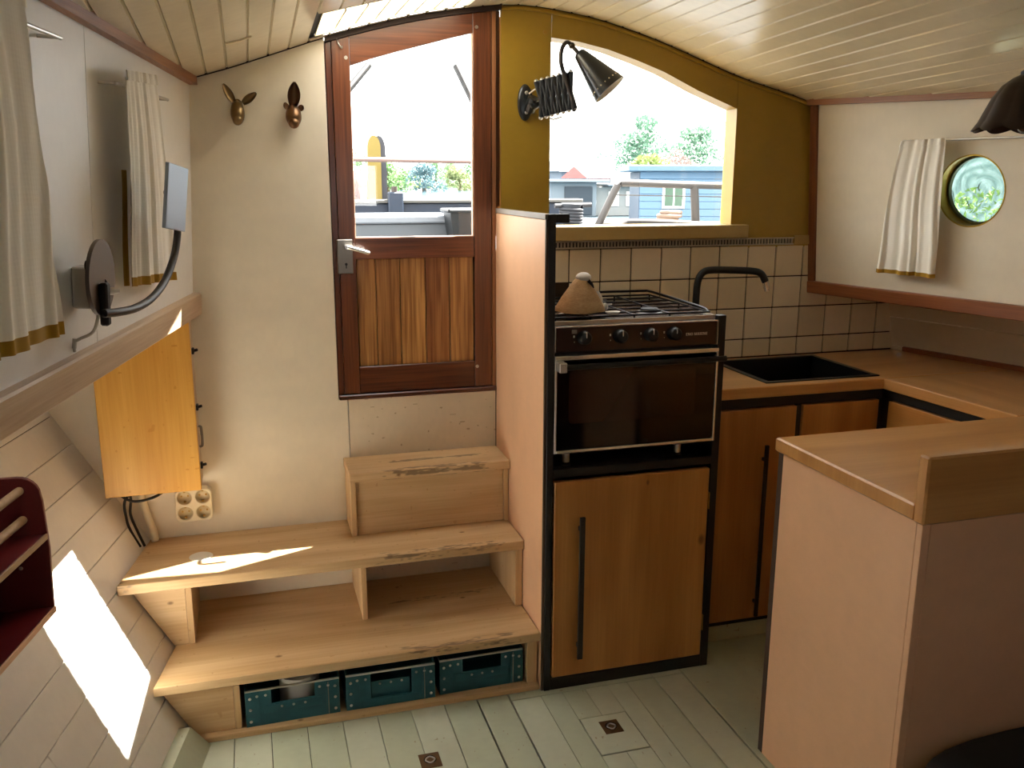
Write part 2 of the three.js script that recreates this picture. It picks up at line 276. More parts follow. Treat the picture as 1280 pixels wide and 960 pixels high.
// yellow window surround
{
  const w = struct('window_1', 'yellow painted window surround with arched head over the cooker', 'window', [0.25, 1.21, 0]);
  part(w, 'post', extZ([[-0.221, 1.207], [-0.0685, 1.207], [-0.0685, ceilY(-0.07, 0) + 0.007], ...archLine(-0.1, -0.221, 4, 0.007)], -0.016, 0, 'y'), M.yellow);
  part(w, 'window_head', extZ([[-0.0665, 1.826], [0.02, 1.818], [0.113, 1.8], [0.21, 1.772], [0.3, 1.742], [0.42, 1.69], [0.5565, 1.640], [0.5565, ceilY(0.556, 0) + 0.007], ...archLine(0.5, -0.0665, 12, 0.007)], -0.07, 0.001, 'x'), M.yellow);
  part(w, 'side_panel', extZ([[0.5585, 1.2], [0.9, 1.2], [0.87, 1.66], ...archLine(0.86, 0.5585, 5, 0.007)], -0.07, 0, 'y'), M.yellow);
  part(w, 'lower_panel', box(-0.0665, 0.5585, 1.207, 1.262, -0.07, -0.012, 0.001), M.yellow);
  part(w, 'strip', box(0.797, 0.862, 1.2085, 1.2385, 0.0005, 0.006, 0.001), M.sill);
  const bead = archLine(-0.221, 0.86, 40, -0.004);
  part(w, 'edge_bead', tube(bead.map(([x, y]) => [x, y - 0.006, 0.004]), 0.0055, 80, 6), M.yellow);
  part(w, 'sill', box(-0.056, 0.61, 1.2345, 1.2765, -0.1, 0.028, 0.002), M.sill);
  part(w, 'pane', extZ([[-0.0685, 1.262], [0.5585, 1.262], [0.5585, 1.64], [0.42, 1.69], [0.3, 1.742], [0.113, 1.8], [-0.0685, 1.826]], -0.062, -0.06), M.glass);
  for (const [x, y] of [[-0.088, 1.84], [0.237, 1.77]]) part(w, 'screw', cyl([x, y, 0], [x, y, 0.0025], 0.0055), M.brass);
  part(w, 'window_frame', merge([box(-0.072, -0.0665, 1.26, 1.84, -0.06, -0.02, 0.001), box(-0.07, 0.56, 1.262, 1.27, -0.071, -0.05, 0.001)]), M.yellow);
}
// mahogany half-glazed door
{
  const d = struct('door_1', 'mahogany companionway door with arched glass and boarded lower panel', 'door', [-0.48, 0.772, 0]);
  const F = 0.004, Bk = -0.02, top = (x) => ceilY(x, 0) - 0.014;
  part(d, 'stile', extZ([[-0.709, 0.788], [-0.664, 0.788], [-0.660, 1.727], [-0.66, top(-0.66)], [-0.709, top(-0.709)]], Bk, F, 'y', [], 0.0015), M.mahogany);
  part(d, 'frame_edge', extZ([[-0.727, 0.775], [-0.7105, 0.775], [-0.7095, top(-0.71)], [-0.725, top(-0.725)]], Bk - 0.01, F - 0.006, 'y', [], 0.001), M.mahoganyV, 'dark frame strip');
  part(d, 'stile', extZ([[-0.306, 0.788], [-0.252, 0.788], [-0.252, top(-0.252)], [-0.306, top(-0.306)]], Bk, F, 'y', [], 0.0015), M.mahogany);
  part(d, 'frame_edge', extZ([[-0.2505, 0.775], [-0.239, 0.775], [-0.237, top(-0.237)], [-0.2505, top(-0.2505)]], Bk - 0.01, F - 0.002, 'y', [], 0.001), M.trim, 'lighter frame strip');
  part(d, 'frame_edge', extZ([[-0.2365, 1.34], [-0.2225, 1.34], [-0.2225, top(-0.2225)], [-0.2365, top(-0.2365)]], Bk - 0.01, -0.012, 'y', [], 0.001), M.mahoganyV, 'dark frame strip');
  part(d, 'top_rail', extZ([[-0.659, 1.727], [-0.6, 1.747], [-0.53, 1.768], [-0.45, 1.79], [-0.37, 1.812], [-0.307, 1.828], [-0.307, top(-0.307)], ...[-0.36, -0.42, -0.48, -0.54, -0.6, -0.659].map((x) => [x, top(x)])], Bk, F - 0.001, 'x', [], 0.0012), M.mahogany);
  part(d, 'frame_head', extZ([...[-0.725, -0.65, -0.55, -0.45, -0.35, -0.2225].map((x) => [x, top(x) + 0.001]), ...[-0.2225, -0.35, -0.45, -0.55, -0.65, -0.725].map((x) => [x, ceilY(x, 0) + 0.004])], Bk - 0.01, 0.012, 'x'), std(0x2a1510, 0.6), 'near-black strip under the ceiling');
  part(d, 'middle_rail', box(-0.663, -0.307, 1.19, 1.252, Bk, F - 0.0005, 0.0015), M.mahogany);
  part(d, 'bottom_rail', box(-0.663, -0.307, 0.788, 0.869, Bk, F - 0.001, 0.0015), M.mahoganyV);
  part(d, 'threshold', box(-0.727, -0.239, 0.772, 0.7865, Bk - 0.02, 0.012, 0.003), M.mahoganyV);
  part(d, 'back_plate', merge([box(-0.74, -0.24, 0.76, 1.25, -0.031, -0.0255, 0.0005), box(-0.74, -0.664, 1.25, 1.793, -0.031, -0.0255, 0.0005), box(-0.285, -0.216, 1.25, 1.88, -0.031, -0.0255, 0.0005)]), M.mahoganyV);  // unseen backing, added to stop daylight leaking through the door gaps
  const xs = [-0.661, -0.605, -0.533, -0.4565, -0.382, -0.307];
  for (let k = 0; k < 5; k++) part(d, 'plank', box(xs[k] + 0.0008, xs[k + 1] - 0.0008, 0.868, 1.191, -0.024, -0.006, 0.0018, 'y'), M.plank[k % 4]);
  part(d, 'pane', extZ([[-0.664, 1.249], [-0.304, 1.249], [-0.304, 1.83], [-0.45, 1.795], [-0.6, 1.75], [-0.664, 1.73]], -0.016, -0.0135), M.glass);
  part(d, 'glazing_bead', merge([box(-0.663, -0.307, 1.2515, 1.254, -0.012, 0.001, 0.001), box(-0.3105, -0.3055, 1.252, 1.828, -0.012, 0.001, 0.001, 'y'), box(-0.664, -0.659, 1.252, 1.728, -0.012, 0.001, 0.001, 'y')]), std(0xd8b9a2, 0.5), 'pale bead round the glass');
  const h = part(d, 'lock_plate', box(-0.716, -0.672, 1.15, 1.249, F, 0.017, 0.002), std(0x9a948a, 0.3, { metalness: 1 }), 'brushed steel lock case');
  part(h, 'lever', merge([cyl([-0.69, 1.228, 0.015], [-0.69, 1.228, 0.045], 0.007), tube([[-0.69, 1.229, 0.045], [-0.672, 1.224, 0.05], [-0.632, 1.212, 0.052]], 0.0062, 16, 10), ball([-0.632, 1.212, 0.052], 0.0062)]), M.chrome);
  part(h, 'keyhole', merge([cyl([-0.692, 1.178, 0.016], [-0.692, 1.178, 0.0178], 0.004), box(-0.6935, -0.6905, 1.166, 1.178, 0.016, 0.0178, 0.0002)]), M.black);
  for (const [x, y] of [[-0.67, 1.747], [-0.296, 1.844], [-0.3, 0.852]]) part(d, 'screw', cyl([x, y, F], [x, y, F + 0.0025], 0.005), M.steel);
  part(d, 'hook', tube([[-0.694, 1.795, 0.01], [-0.69, 1.782, 0.016], [-0.682, 1.77, 0.014], [-0.68, 1.776, 0.01]], 0.0022, 20, 6), M.steel);
}
// ceiling: narrow glossy painted boards, with a glazed hatch in front of the door
{
  const c = struct('ceiling', 'arched ceiling of narrow glossy cream boards', 'ceiling');
  const strip = (x0, x1, z0, z1, f, n = 10) => { // board profile: flat face with bevelled edges
    const pr = [[x0, 0.006], [x0 + 0.0035, 0], [x1 - 0.0035, 0], [x1, 0.006]], o = [];
    for (let j = 0; j < n; j++) {
      const za = z0 + (z1 - z0) * (j / n) ** 1.6, zb = z0 + (z1 - z0) * ((j + 1) / n) ** 1.6;
      for (let k = 0; k < 3; k++) { const v = (p, z) => [p[0], f(p[0], z) + p[1], z], a = v(pr[k], za), b = v(pr[k + 1], za), e = v(pr[k + 1], zb), d = v(pr[k], zb); o.push([a, b, e], [a, e, d]); }
    }
    return uvw(tris(o), 'z');
  };
  const step = 0.0545;
  for (let k = -31; k < 34; k++) {
    const x0 = -0.225 + k * step, x1 = x0 + step; let z0 = 0.0;
    if (x1 < LEFT(0) - 0.02) z0 = (-x1 - 1.086 - 0.02) / 0.182; if (x0 > RIGHT(0) + 0.02) z0 = (x0 - 0.82 - 0.02) / 0.27;
    if (z0 > AFT - 0.2) continue;
    const mid = (x0 + x1) / 2; if (mid > HATCH.x0 && mid < HATCH.x1) { part(c, 'ceiling_board', strip(x0, x1, 0, HATCH.z0 - 0.014, ceilY, 1), M.ceiling); z0 = HATCH.z1 + 0.014; }
    part(c, 'ceiling_board', strip(x0, x1, z0, AFT, ceilY), M.ceiling);
  }
  const skin = (x0, x1, z0, z1) => { const f = (dy, flip) => sheet((a, b) => { const x = x0 + (x1 - x0) * a, z = z0 + (z1 - z0) * (flip ? 1 - b : b); return [x, ceilY(x, Math.max(0, z)) + dy, z]; }, 24, 12, 0); return merge([f(0.009, false), f(0.05, true)]); };
  part(c, 'roof_skin', merge([skin(-2.0, HATCH.x0, -0.015, AFT + 0.05), skin(HATCH.x1, 0.0, -0.015, AFT + 0.05), skin(0.0, 2.1, -0.12, AFT + 0.05), skin(HATCH.x0, HATCH.x1, HATCH.z1, AFT + 0.05), skin(HATCH.x0, HATCH.x1, -0.015, HATCH.z0)]), std(0x3a3a34, 0.8));
  const w = struct('window_2', 'glazed roof hatch in the ceiling before the door', 'hatch', [-0.43, 1.87, 0.12]);
  const { x0, x1, z0, z1 } = HATCH, wall = (xa, xb, za, zb) => { const q = [[xa, za], [xb, zb]], o = []; const v = ([x, z], t) => [x, ceilY(x, Math.max(z, 0)) + (t ? 0.06 : 0.001), z]; const n = 8;
    for (let i = 0; i < n; i++) { const p = [xa + (xb - xa) * i / n, za + (zb - za) * i / n], r = [xa + (xb - xa) * (i + 1) / n, za + (zb - za) * (i + 1) / n]; o.push([v(p, 0), v(r, 0), v(r, 1)], [v(p, 0), v(r, 1), v(p, 1)]); } return uvw(tris(o), 'x'); };
  part(w, 'coaming', merge([wall(x0, x1, z1, z1), wall(x0, x0, z0, z1), wall(x1, x1, z0, z1), wall(x0, x1, z0, z0), wall(x0, x1, z0 - 0.014, z0 - 0.014), wall(x0, x1, z1 + 0.014, z1 + 0.014)]), M.ceiling);
  part(w, 'pane', sheet((a, b) => { const x = x0 + (x1 - x0) * a, z = z0 - 0.01 + (z1 - z0 + 0.02) * b; return [x, ceilY(x, Math.max(z, 0)) + 0.055, z]; }, 12, 1, 0), M.glass);
  for (let k = 1; k < 8; k++) { const x = x0 + k * 0.0545; part(w, 'glazing_bar', box(x - 0.0025, x + 0.0025, ceilY(x, 0.2) + 0.001, ceilY(x, 0.2) + 0.012, z0, z1, 0.001, 'z'), M.ceiling); }
  // small finger lips on two boards
  for (const [xa, za, xb, zb, l] of [[-0.985, 0.3, -0.925, 0.3, 'thin cream finger lip on a ceiling board by the left trim'], [0.13, 0.6, 0.2, 0.6, 'thin cream finger lip on a ceiling board over the yellow window']]) {
    const t = thing('finger_lip', l, 'ceiling lip', [(xa + xb) / 2, ceilY((xa + xb) / 2, za), za]);
    part(t, 'lip', tube([0, 0.25, 0.5, 0.75, 1].map((k) => { const x = xa + (xb - xa) * k; return [x, ceilY(x, za) - 0.004 * Math.sin(Math.PI * k) - 0.001, za + 0.008 * Math.sin(Math.PI * k)]; }), 0.003, 20, 6), M.ceiling);
  }
}
// left cabin side above the ledge
const FL = frame([-1.118, 1.107, 0], [-0.182, 0, 1], [0.056, 1, 0]); // w points outwards
{
  const w = struct('wall_left', 'white painted cabin side above the left ledge', 'wall', [-1.2, 1.1, 0.4]);
  const pan = (a, b, holes = []) => extZ([[a, -0.03], [b, -0.03], [b, 0.72], [a, 0.72]], 0, 0.04, 'x', holes).applyMatrix4(FL);
  part(w, 'panel', pan(-0.08, 0.775), M.white); part(w, 'panel', pan(0.778, 2.4), M.white); part(w, 'panel', pan(2.403, AFT + 0.15), M.white);
  const t1 = struct('trim_1', 'brown wooden trim between the left cabin side and the ceiling', 'trim', [-1.1, 1.66, 0]);
  const path = []; for (let z = -0.02; z <= AFT; z += 0.1) path.push([LEFT(z) - 0.03, ceilY(LEFT(z), z) + 0.022, z]);
  part(t1, 'moulding', sweep(path, 0.05, 0.038), M.trim);
  const t2 = struct('trim_2', 'worn pale wooden ledge under the left cabin side', 'ledge', [-1.13, 1.05, 0]);
  part(t2, 'ledge_board', box(-0.02, AFT + 0.1, -0.062, 0.0, -0.022, 0.06, 0.004, 'x').applyMatrix4(FL), M.ledge);
  const dk = struct('wall_left_deck', 'underside of the left side deck above the hull side', 'deck', [-1.4, 1.05, 0]);
  part(dk, 'deck_plate', extY([[-1.16, -0.07], [-1.7, -0.07], [-2.6, AFT], [-1.92, AFT]], 1.062, 1.1, 'z', [], 0), M.hull);
  // hull planking
  const FH = frame([-1.075, 0, 0], [-0.2, 0, 1], [-0.56, 1, 0]), sl = Math.hypot(1, 0.56) * 0.986, su = Math.hypot(1, 0.2);
  const hs = struct('wall_left_hull', 'cream planked left hull side sloping in towards the floor', 'wall', [-1.3, 0.0, 0.5]);
  part(hs, 'hull_skin', box(-0.2, AFT * su + 0.1, -0.06, 1.3, 0.014, 0.05, 0.001).applyMatrix4(FH), std(0x40362a, 0.9));
  const joints = [[0.72, 2.2], [1.35, 2.9], [0.72, 1.9], [1.6, 3.0], [1.1, 2.6], [0.72, 2.1], [1.5, 2.4], [0.72, 2.7], [1.2, 2.9], [1.7, 3.1], [0.9, 2.2], [1.4, 2.8], [0.72, 2.4], [1.2, 2.0], [1.6, 2.6]];
  for (let k = 0; k < 14; k++) {
    const y1 = 1.1165 - 0.0825 * k, y0 = Math.max(-0.04, y1 - 0.0825); if (y1 < 0.02) break;
    const cuts = [-0.07, ...joints[k], AFT];
    for (let i = 0; i + 1 < cuts.length; i++) part(hs, 'hull_plank', box(cuts[i] * su + 0.0009, cuts[i + 1] * su - 0.0009, y0 * sl + 0.0009, y1 * sl - 0.0009, 0, 0.014, 0.0014).applyMatrix4(FH), M.hull);
  }
}
// right cabin side with porthole
const FR = frame([0.878, 1.085, 0], [0.27, 0, 1], [-0.09, 1, 0]); // w points into the cabin
{
  const w = struct('wall_right', 'cream painted cabin side with round porthole on the right', 'wall', [0.95, 1.05, 0.4]);
  const circle = (u, v, r, n = 40) => Array.from({ length: n }, (_, i) => [u + r * Math.cos(-2 * Math.PI * i / n), v + r * Math.sin(-2 * Math.PI * i / n)]);
  const pu = 0.556, pv = 0.306, pr = 0.101;
  part(w, 'panel', extZ([[-0.05, -0.03], [2.4, -0.03], [2.4, 0.68], [-0.05, 0.68]], -0.055, 0, 'x', [circle(pu, pv, pr), circle(1.75, 0.3, 0.1)]).applyMatrix4(FR), M.cream);
  part(w, 'panel', extZ([[2.403, -0.03], [AFT + 0.3, -0.03], [AFT + 0.3, 0.68], [2.403, 0.68]], -0.055, 0, 'x').applyMatrix4(FR), M.cream);
  const p = struct('window_3', 'round porthole of rippled glass beside the right curtain', 'porthole', [0.99, 1.29, 0.54]);
  const ring = (a, b, z0, z1) => extZ(circle(pu, pv, a).reverse(), z0, z1, 'x', [circle(pu, pv, b)]).applyMatrix4(FR);
  part(p, 'liner', ring(pr, pr - 0.004, -0.056, 0.001), std(0xb99a3c, 0.35, { metalness: 0.6 }), 'brassy rim'); part(p, 'frame', ring(pr - 0.004, pr - 0.011, -0.05, -0.036), std(0x5b5a3a, 0.4, { metalness: 0.6 }), 'dark rim');
  const ripple = texture(256, 256, (u, v) => { const r = Math.hypot(u - 0.5, v - 0.5), a = Math.atan2(v - 0.5, u - 0.5), n = vn(u * 7, v * 7, 7, 7, 91); const k = 128 + 90 * Math.sin(r * 46 + a * 1.0 + n * 7) * (0.5 + n); return [k, k, k]; }, false);
  const swirlTint = texture(256, 256, (u, v) => { const x = u - 0.47, y = v - 0.46, r = Math.hypot(x, y), a = Math.atan2(y, x), n = vn(u * 6, v * 6, 6, 6, 95), m = vn(u * 15, v * 15, 15, 15, 96); const k = 0.5 + 0.5 * Math.sin(r * 52 + a + n * 6), w = Math.max(0, Math.min(1, 0.25 + 0.55 * k * (0.4 + m) + 0.2 * n)); return mix(hex(0x6f8984), hex(0xc6d6d2), w); });  // swirl of light bent by the ripples, painted into the glass tint
  const gl = new THREE.CircleGeometry(pr - 0.004, 40); gl.translate(pu, pv, -0.046); gl.applyMatrix4(FR);
  part(p, 'pane', gl, new THREE.MeshPhysicalMaterial({ map: swirlTint, roughness: 0.22, transmission: 1, thickness: 0, bumpMap: ripple, bumpScale: 0.01 }), 'rippled glass');
  const p2 = struct('window_4', 'unseen round porthole added for fill light further aft on the right', 'porthole', [1.3, 1.29, 1.7]);
  const g2 = new THREE.CircleGeometry(0.1, 32); g2.translate(1.75, 0.3, -0.046); g2.applyMatrix4(FR); part(p2, 'pane', g2, M.glass);  // porthole out of view, added to bring in fill light
  const t3 = struct('trim_3', 'brown wooden trim between the right cabin side and the ceiling', 'trim', [0.84, 1.64, 0]);
  const path = []; for (let z = 0; z <= 3.9; z += 0.1) path.push([RIGHT(z) + 0.03, ceilY(RIGHT(z), z) + 0.008, z]);
  part(t3, 'moulding', sweep(path, -0.046, 0.02), M.trim);
  const t4 = struct('trim_4', 'dark brown corner post between yellow panel and right cabin side', 'trim', [0.85, 1.05, 0.01]);
  part(t4, 'corner_post', box(-0.006, 0.02, -0.01, 0.585, -0.03, 0.012, 0.002, 'y').applyMatrix4(FR), M.trimDark);
  const t5 = struct('trim_5', 'reddish brown wooden ledge under the right cabin side', 'ledge', [0.9, 1.04, 0]);
  part(t5, 'ledge_board', box(-0.004, AFT, -0.04, 0.0, -0.05, 0.018, 0.003, 'x').applyMatrix4(FR), M.trimDark);
  const dk = struct('wall_right_deck', 'underside of the right side deck above the worktop', 'deck', [1.1, 1.05, 0]);
  part(dk, 'deck_plate', extY([[0.9, -0.07], [1.5, -0.07], [2.7, AFT], [1.96, AFT]], 1.046, 1.08, 'z', [], 0), M.lining);
  // lining behind the worktop
  const FN = frame([1.237 + 0.19 * 0.826, 0, 0], [0.31, 0, 1], [-0.19, 1, 0]), ls = struct('wall_right_lining', 'pale boarded lining between the right worktop and the ledge', 'wall', [1.25, 0.8, 0.3]);
  const ys = [0, 0.42, 0.84, 0.945, 1.1];
  for (let k = 0; k < 4; k++) part(ls, 'lining_board', box(-0.09, AFT * 1.05, ys[k] * 1.018 + 0.001, ys[k + 1] * 1.018 - 0.001, -0.02, 0, 0.0015).applyMatrix4(FN), M.lining);
  const t6 = struct('trim_6', 'thin brown strip along the back of the right worktop', 'trim', [1.24, 0.828, 0.02]);
  part(t6, 'strip', box(0.0, 2.2, 0.828 * 1.018, 0.845 * 1.018, 0, 0.012, 0.002).applyMatrix4(FN), M.trimDark);
}
// unseen aft bulkhead, dark to cut bounce light; its window is added for fill
{
  const w = struct('wall_back', 'wooden aft bulkhead of the cabin behind the viewer', 'wall', [0, 0, AFT]);
  part(w, 'panel', extZ([[-2.7, -0.05], [2.7, -0.05], [2.7, 2.0], [-2.7, 2.0]], AFT, AFT + 0.05, 'x', [[[-0.45, 1.25], [-0.45, 1.5], [-0.15, 1.5], [-0.15, 1.25]]]), M.mahogany);
  const p = struct('window_5', 'small window added for fill light in the unseen aft bulkhead', 'window', [-0.3, 1.1, AFT]);
  part(p, 'frame', extZ([[-0.49, 1.21], [-0.11, 1.21], [-0.11, 1.54], [-0.49, 1.54]], AFT - 0.012, AFT + 0.055, 'x', [[[-0.45, 1.25], [-0.45, 1.5], [-0.15, 1.5], [-0.15, 1.25]]]), M.mahogany);
  part(p, 'pane', box(-0.45, -0.15, 1.25, 1.5, AFT + 0.02, AFT + 0.023, 0.0003), M.glass);
}
// ---------------------------------------------------------------- steps up to the door
{
  const s = thing('step_unit', 'light wooden step unit with three treads under the door', 'steps', [-0.75, 0, 0.2]);
  const hl = (y, z) => hullX(y, z) + 0.006;
  part(s, 'tread', uvw(box(-0.722, -0.2395, 0.563, 0.59, 0.001, 0.166, 0.002), 'x', [0, 0]), M.treads[1]);
  part(s, 'tread', uvw(extY([[hl(0.39, 0), 0.001], [-0.2395, 0.001], [-0.2395, 0.312], [hl(0.375, 0.312), 0.312]], 0.362, 0.39), 'x', [0, 0]), M.treads[0]);
  part(s, 'tread', uvw(extY([[hl(0.178, 0), 0.001], [-0.2395, 0.001], [-0.2395, 0.473], [hl(0.165, 0.473), 0.473]], 0.152, 0.178), 'x', [0, 0]), M.treads[2]);
  part(s, 'riser', box(-0.702, -0.254, 0.391, 0.562, 0.126, 0.139, 0.001), M.step);
  part(s, 'side_board', box(-0.7185, -0.703, 0.391, 0.562, 0.001, 0.147, 0.001, 'y'), M.step); part(s, 'side_board', box(-0.253, -0.2405, 0.391, 0.562, 0.001, 0.15, 0.001, 'y'), M.step);
  part(s, 'divider', box(-1.181, -1.165, 0.179, 0.361, 0.001, 0.268, 0.001, 'y'), M.step); part(s, 'divider', box(-0.709, -0.694, 0.179, 0.361, 0.001, 0.262, 0.001, 'y'), M.step); part(s, 'divider', box(-0.262, -0.2405, 0.179, 0.361, 0.001, 0.3, 0.001, 'y'), M.step);
  part(s, 'infill_panel', extZ([[hl(0.179, 0.25), 0.179], [-1.182, 0.179], [-1.182, 0.361], [hl(0.361, 0.25), 0.361]], 0.25, 0.265), M.step);
  part(s, 'infill_panel', extZ([[hl(0.017, 0.44), 0.017], [-1.069, 0.017], [-1.069, 0.151], [hl(0.151, 0.44), 0.151]], 0.436, 0.452), M.step);
  part(s, 'post', box(-1.068, -1.052, 0.017, 0.151, 0.42, 0.455, 0.001, 'y'), M.step); part(s, 'post', box(-0.272, -0.243, 0.017, 0.151, 0.42, 0.455, 0.001, 'y'), M.step);
  part(s, 'base_board', extY([[hl(0, 0.05), 0.05], [-0.241, 0.05], [-0.241, 0.473], [hl(0, 0.473), 0.473]], 0.0005, 0.016), M.step);
  const c = thing('round_inlay', 'small round white cap let into the middle tread beside the hull', 'cap', [-1.14, 0.39, 0.172]);
  part(c, 'disc', lathe([[0, 0.0022], [0.029, 0.002], [0.032, 0.0005], [0.032, -0.001]], [-1.14, 0.39, 0.172], 28), M.white_plastic);
}
// ---------------------------------------------------------------- teal crates under the steps
{
  const W = 0.243, H = 0.107, D = 0.33;
  const make = (name, label, deep) => {
    const t = thing(name, label, 'crate', [0, 0, 0], 'teal crates under the steps');
    const n0 = 0.066, n1 = 0.178, nb = deep ? 0.026 : 0.06;
    part(t, 'front_panel', extZ([[0, 0], [W, 0], [W, H], [n1, H], [n1, nb], [n0, nb], [n0, H], [0, H]], -0.004, 0, 'x', [], 0.0006), M.teal);
    if (deep) part(t, 'folded_flap', box(n0 + 0.003, n1 - 0.003, 0.012, 0.07, -0.014, -0.01, 0.0006), M.teal);
    part(t, 'back_panel', box(0, W, 0, H, -D, -D + 0.004, 0.0008), M.teal);
    for (const x of [0, W - 0.004]) part(t, 'side_panel', box(x, x + 0.004, 0, H, -D + 0.0042, -0.0042, 0.0008), M.teal);
    part(t, 'bottom_panel', box(0.0045, W - 0.0045, 0.0, 0.004, -D + 0.005, -0.005, 0.0008), M.teal);
    for (const x of [0.001, W - 0.036]) part(t, 'corner_strap', box(x, x + 0.035, 0.003, H - 0.003, 0.0002, 0.0022, 0.0006), M.teal);
    part(t, 'lower_strap', box(n0 - 0.02, n1 + 0.02, nb - 0.026 > 0.02 ? nb - 0.026 : 0.003, Math.max(nb - 0.003, 0.02), 0.0002, 0.002, 0.0006), M.teal);
    part(t, 'rim_rod', merge([tube([[0.002, H - 0.001, -D + 0.01], [0.0, H - 0.002, -0.1], [0.002, H - 0.003, 0.0]], 0.0028, 12, 6), cyl([0.0, H - 0.003, 0.001], [W, H - 0.003, 0.001], 0.0034, 0.0034, 8), tube([[W - 0.002, H - 0.001, -D + 0.01], [W, H - 0.002, -0.1], [W - 0.002, H - 0.003, 0.0]], 0.0028, 12, 6)]), M.steel, 'bare steel handle rod');
    const rv = []; for (const x of [0.012, W - 0.012]) for (const y of [0.016, 0.05, 0.082]) rv.push(ball([x, y, 0.0024], 0.0042, 1, 1, 0.5, 8));
    for (const x of [0.03, 0.052, W - 0.052, W - 0.03]) rv.push(ball([x, H - 0.02, 0.0024], 0.0038, 1, 1, 0.5, 8)); for (const x of [0.092, 0.122, 0.152]) rv.push(ball([x, Math.max(nb - 0.012, 0.062 * (deep ? 1 : 0)), deep ? -0.009 : 0.0022], 0.0036, 1, 1, 0.5, 8));
    part(t, 'rivets', merge(rv), M.steel, 'bright rivets'); part(t, 'edge_wire', cyl([W - 0.03, 0.004, 0.0028], [W - 0.03, H - 0.01, 0.0028], 0.0012, 0.0012, 6), M.greyEdge);
    return t;
  };
  const a = make('crate', 'teal riveted crate holding a pale tin, beside the hull'), b = make('crate', 'teal riveted crate with deep handle opening between two other crates', true);
  a.position.set(-1.041, 0.0165, 0.456); a.rotation.y = 0.02; b.position.set(-0.781, 0.0165, 0.452);
  const c = copy(a, [-0.524, 0.0165, 0.446], 'teal riveted empty crate beside the oven cabinet'); c.rotation.y = 0.02;
  const tin = thing('storage_tin', 'pale grey round tin with lid standing in a teal crate', 'tin', [-0.9, 0.0207, 0.385]);
  part(tin, 'body', lathe([[0, 0], [0.052, 0], [0.053, 0.002], [0.053, 0.092], [0.051, 0.094]], [-0.9, 0.0207, 0.385]), std(0xb5b3b0, 0.5)); part(tin, 'lid', lathe([[0, 0.1], [0.046, 0.1], [0.05, 0.098], [0.0545, 0.104], [0.056, 0.1], [0.0545, 0.09]], [-0.9, 0.0207, 0.385]), std(0xcfcdc9, 0.4));
}
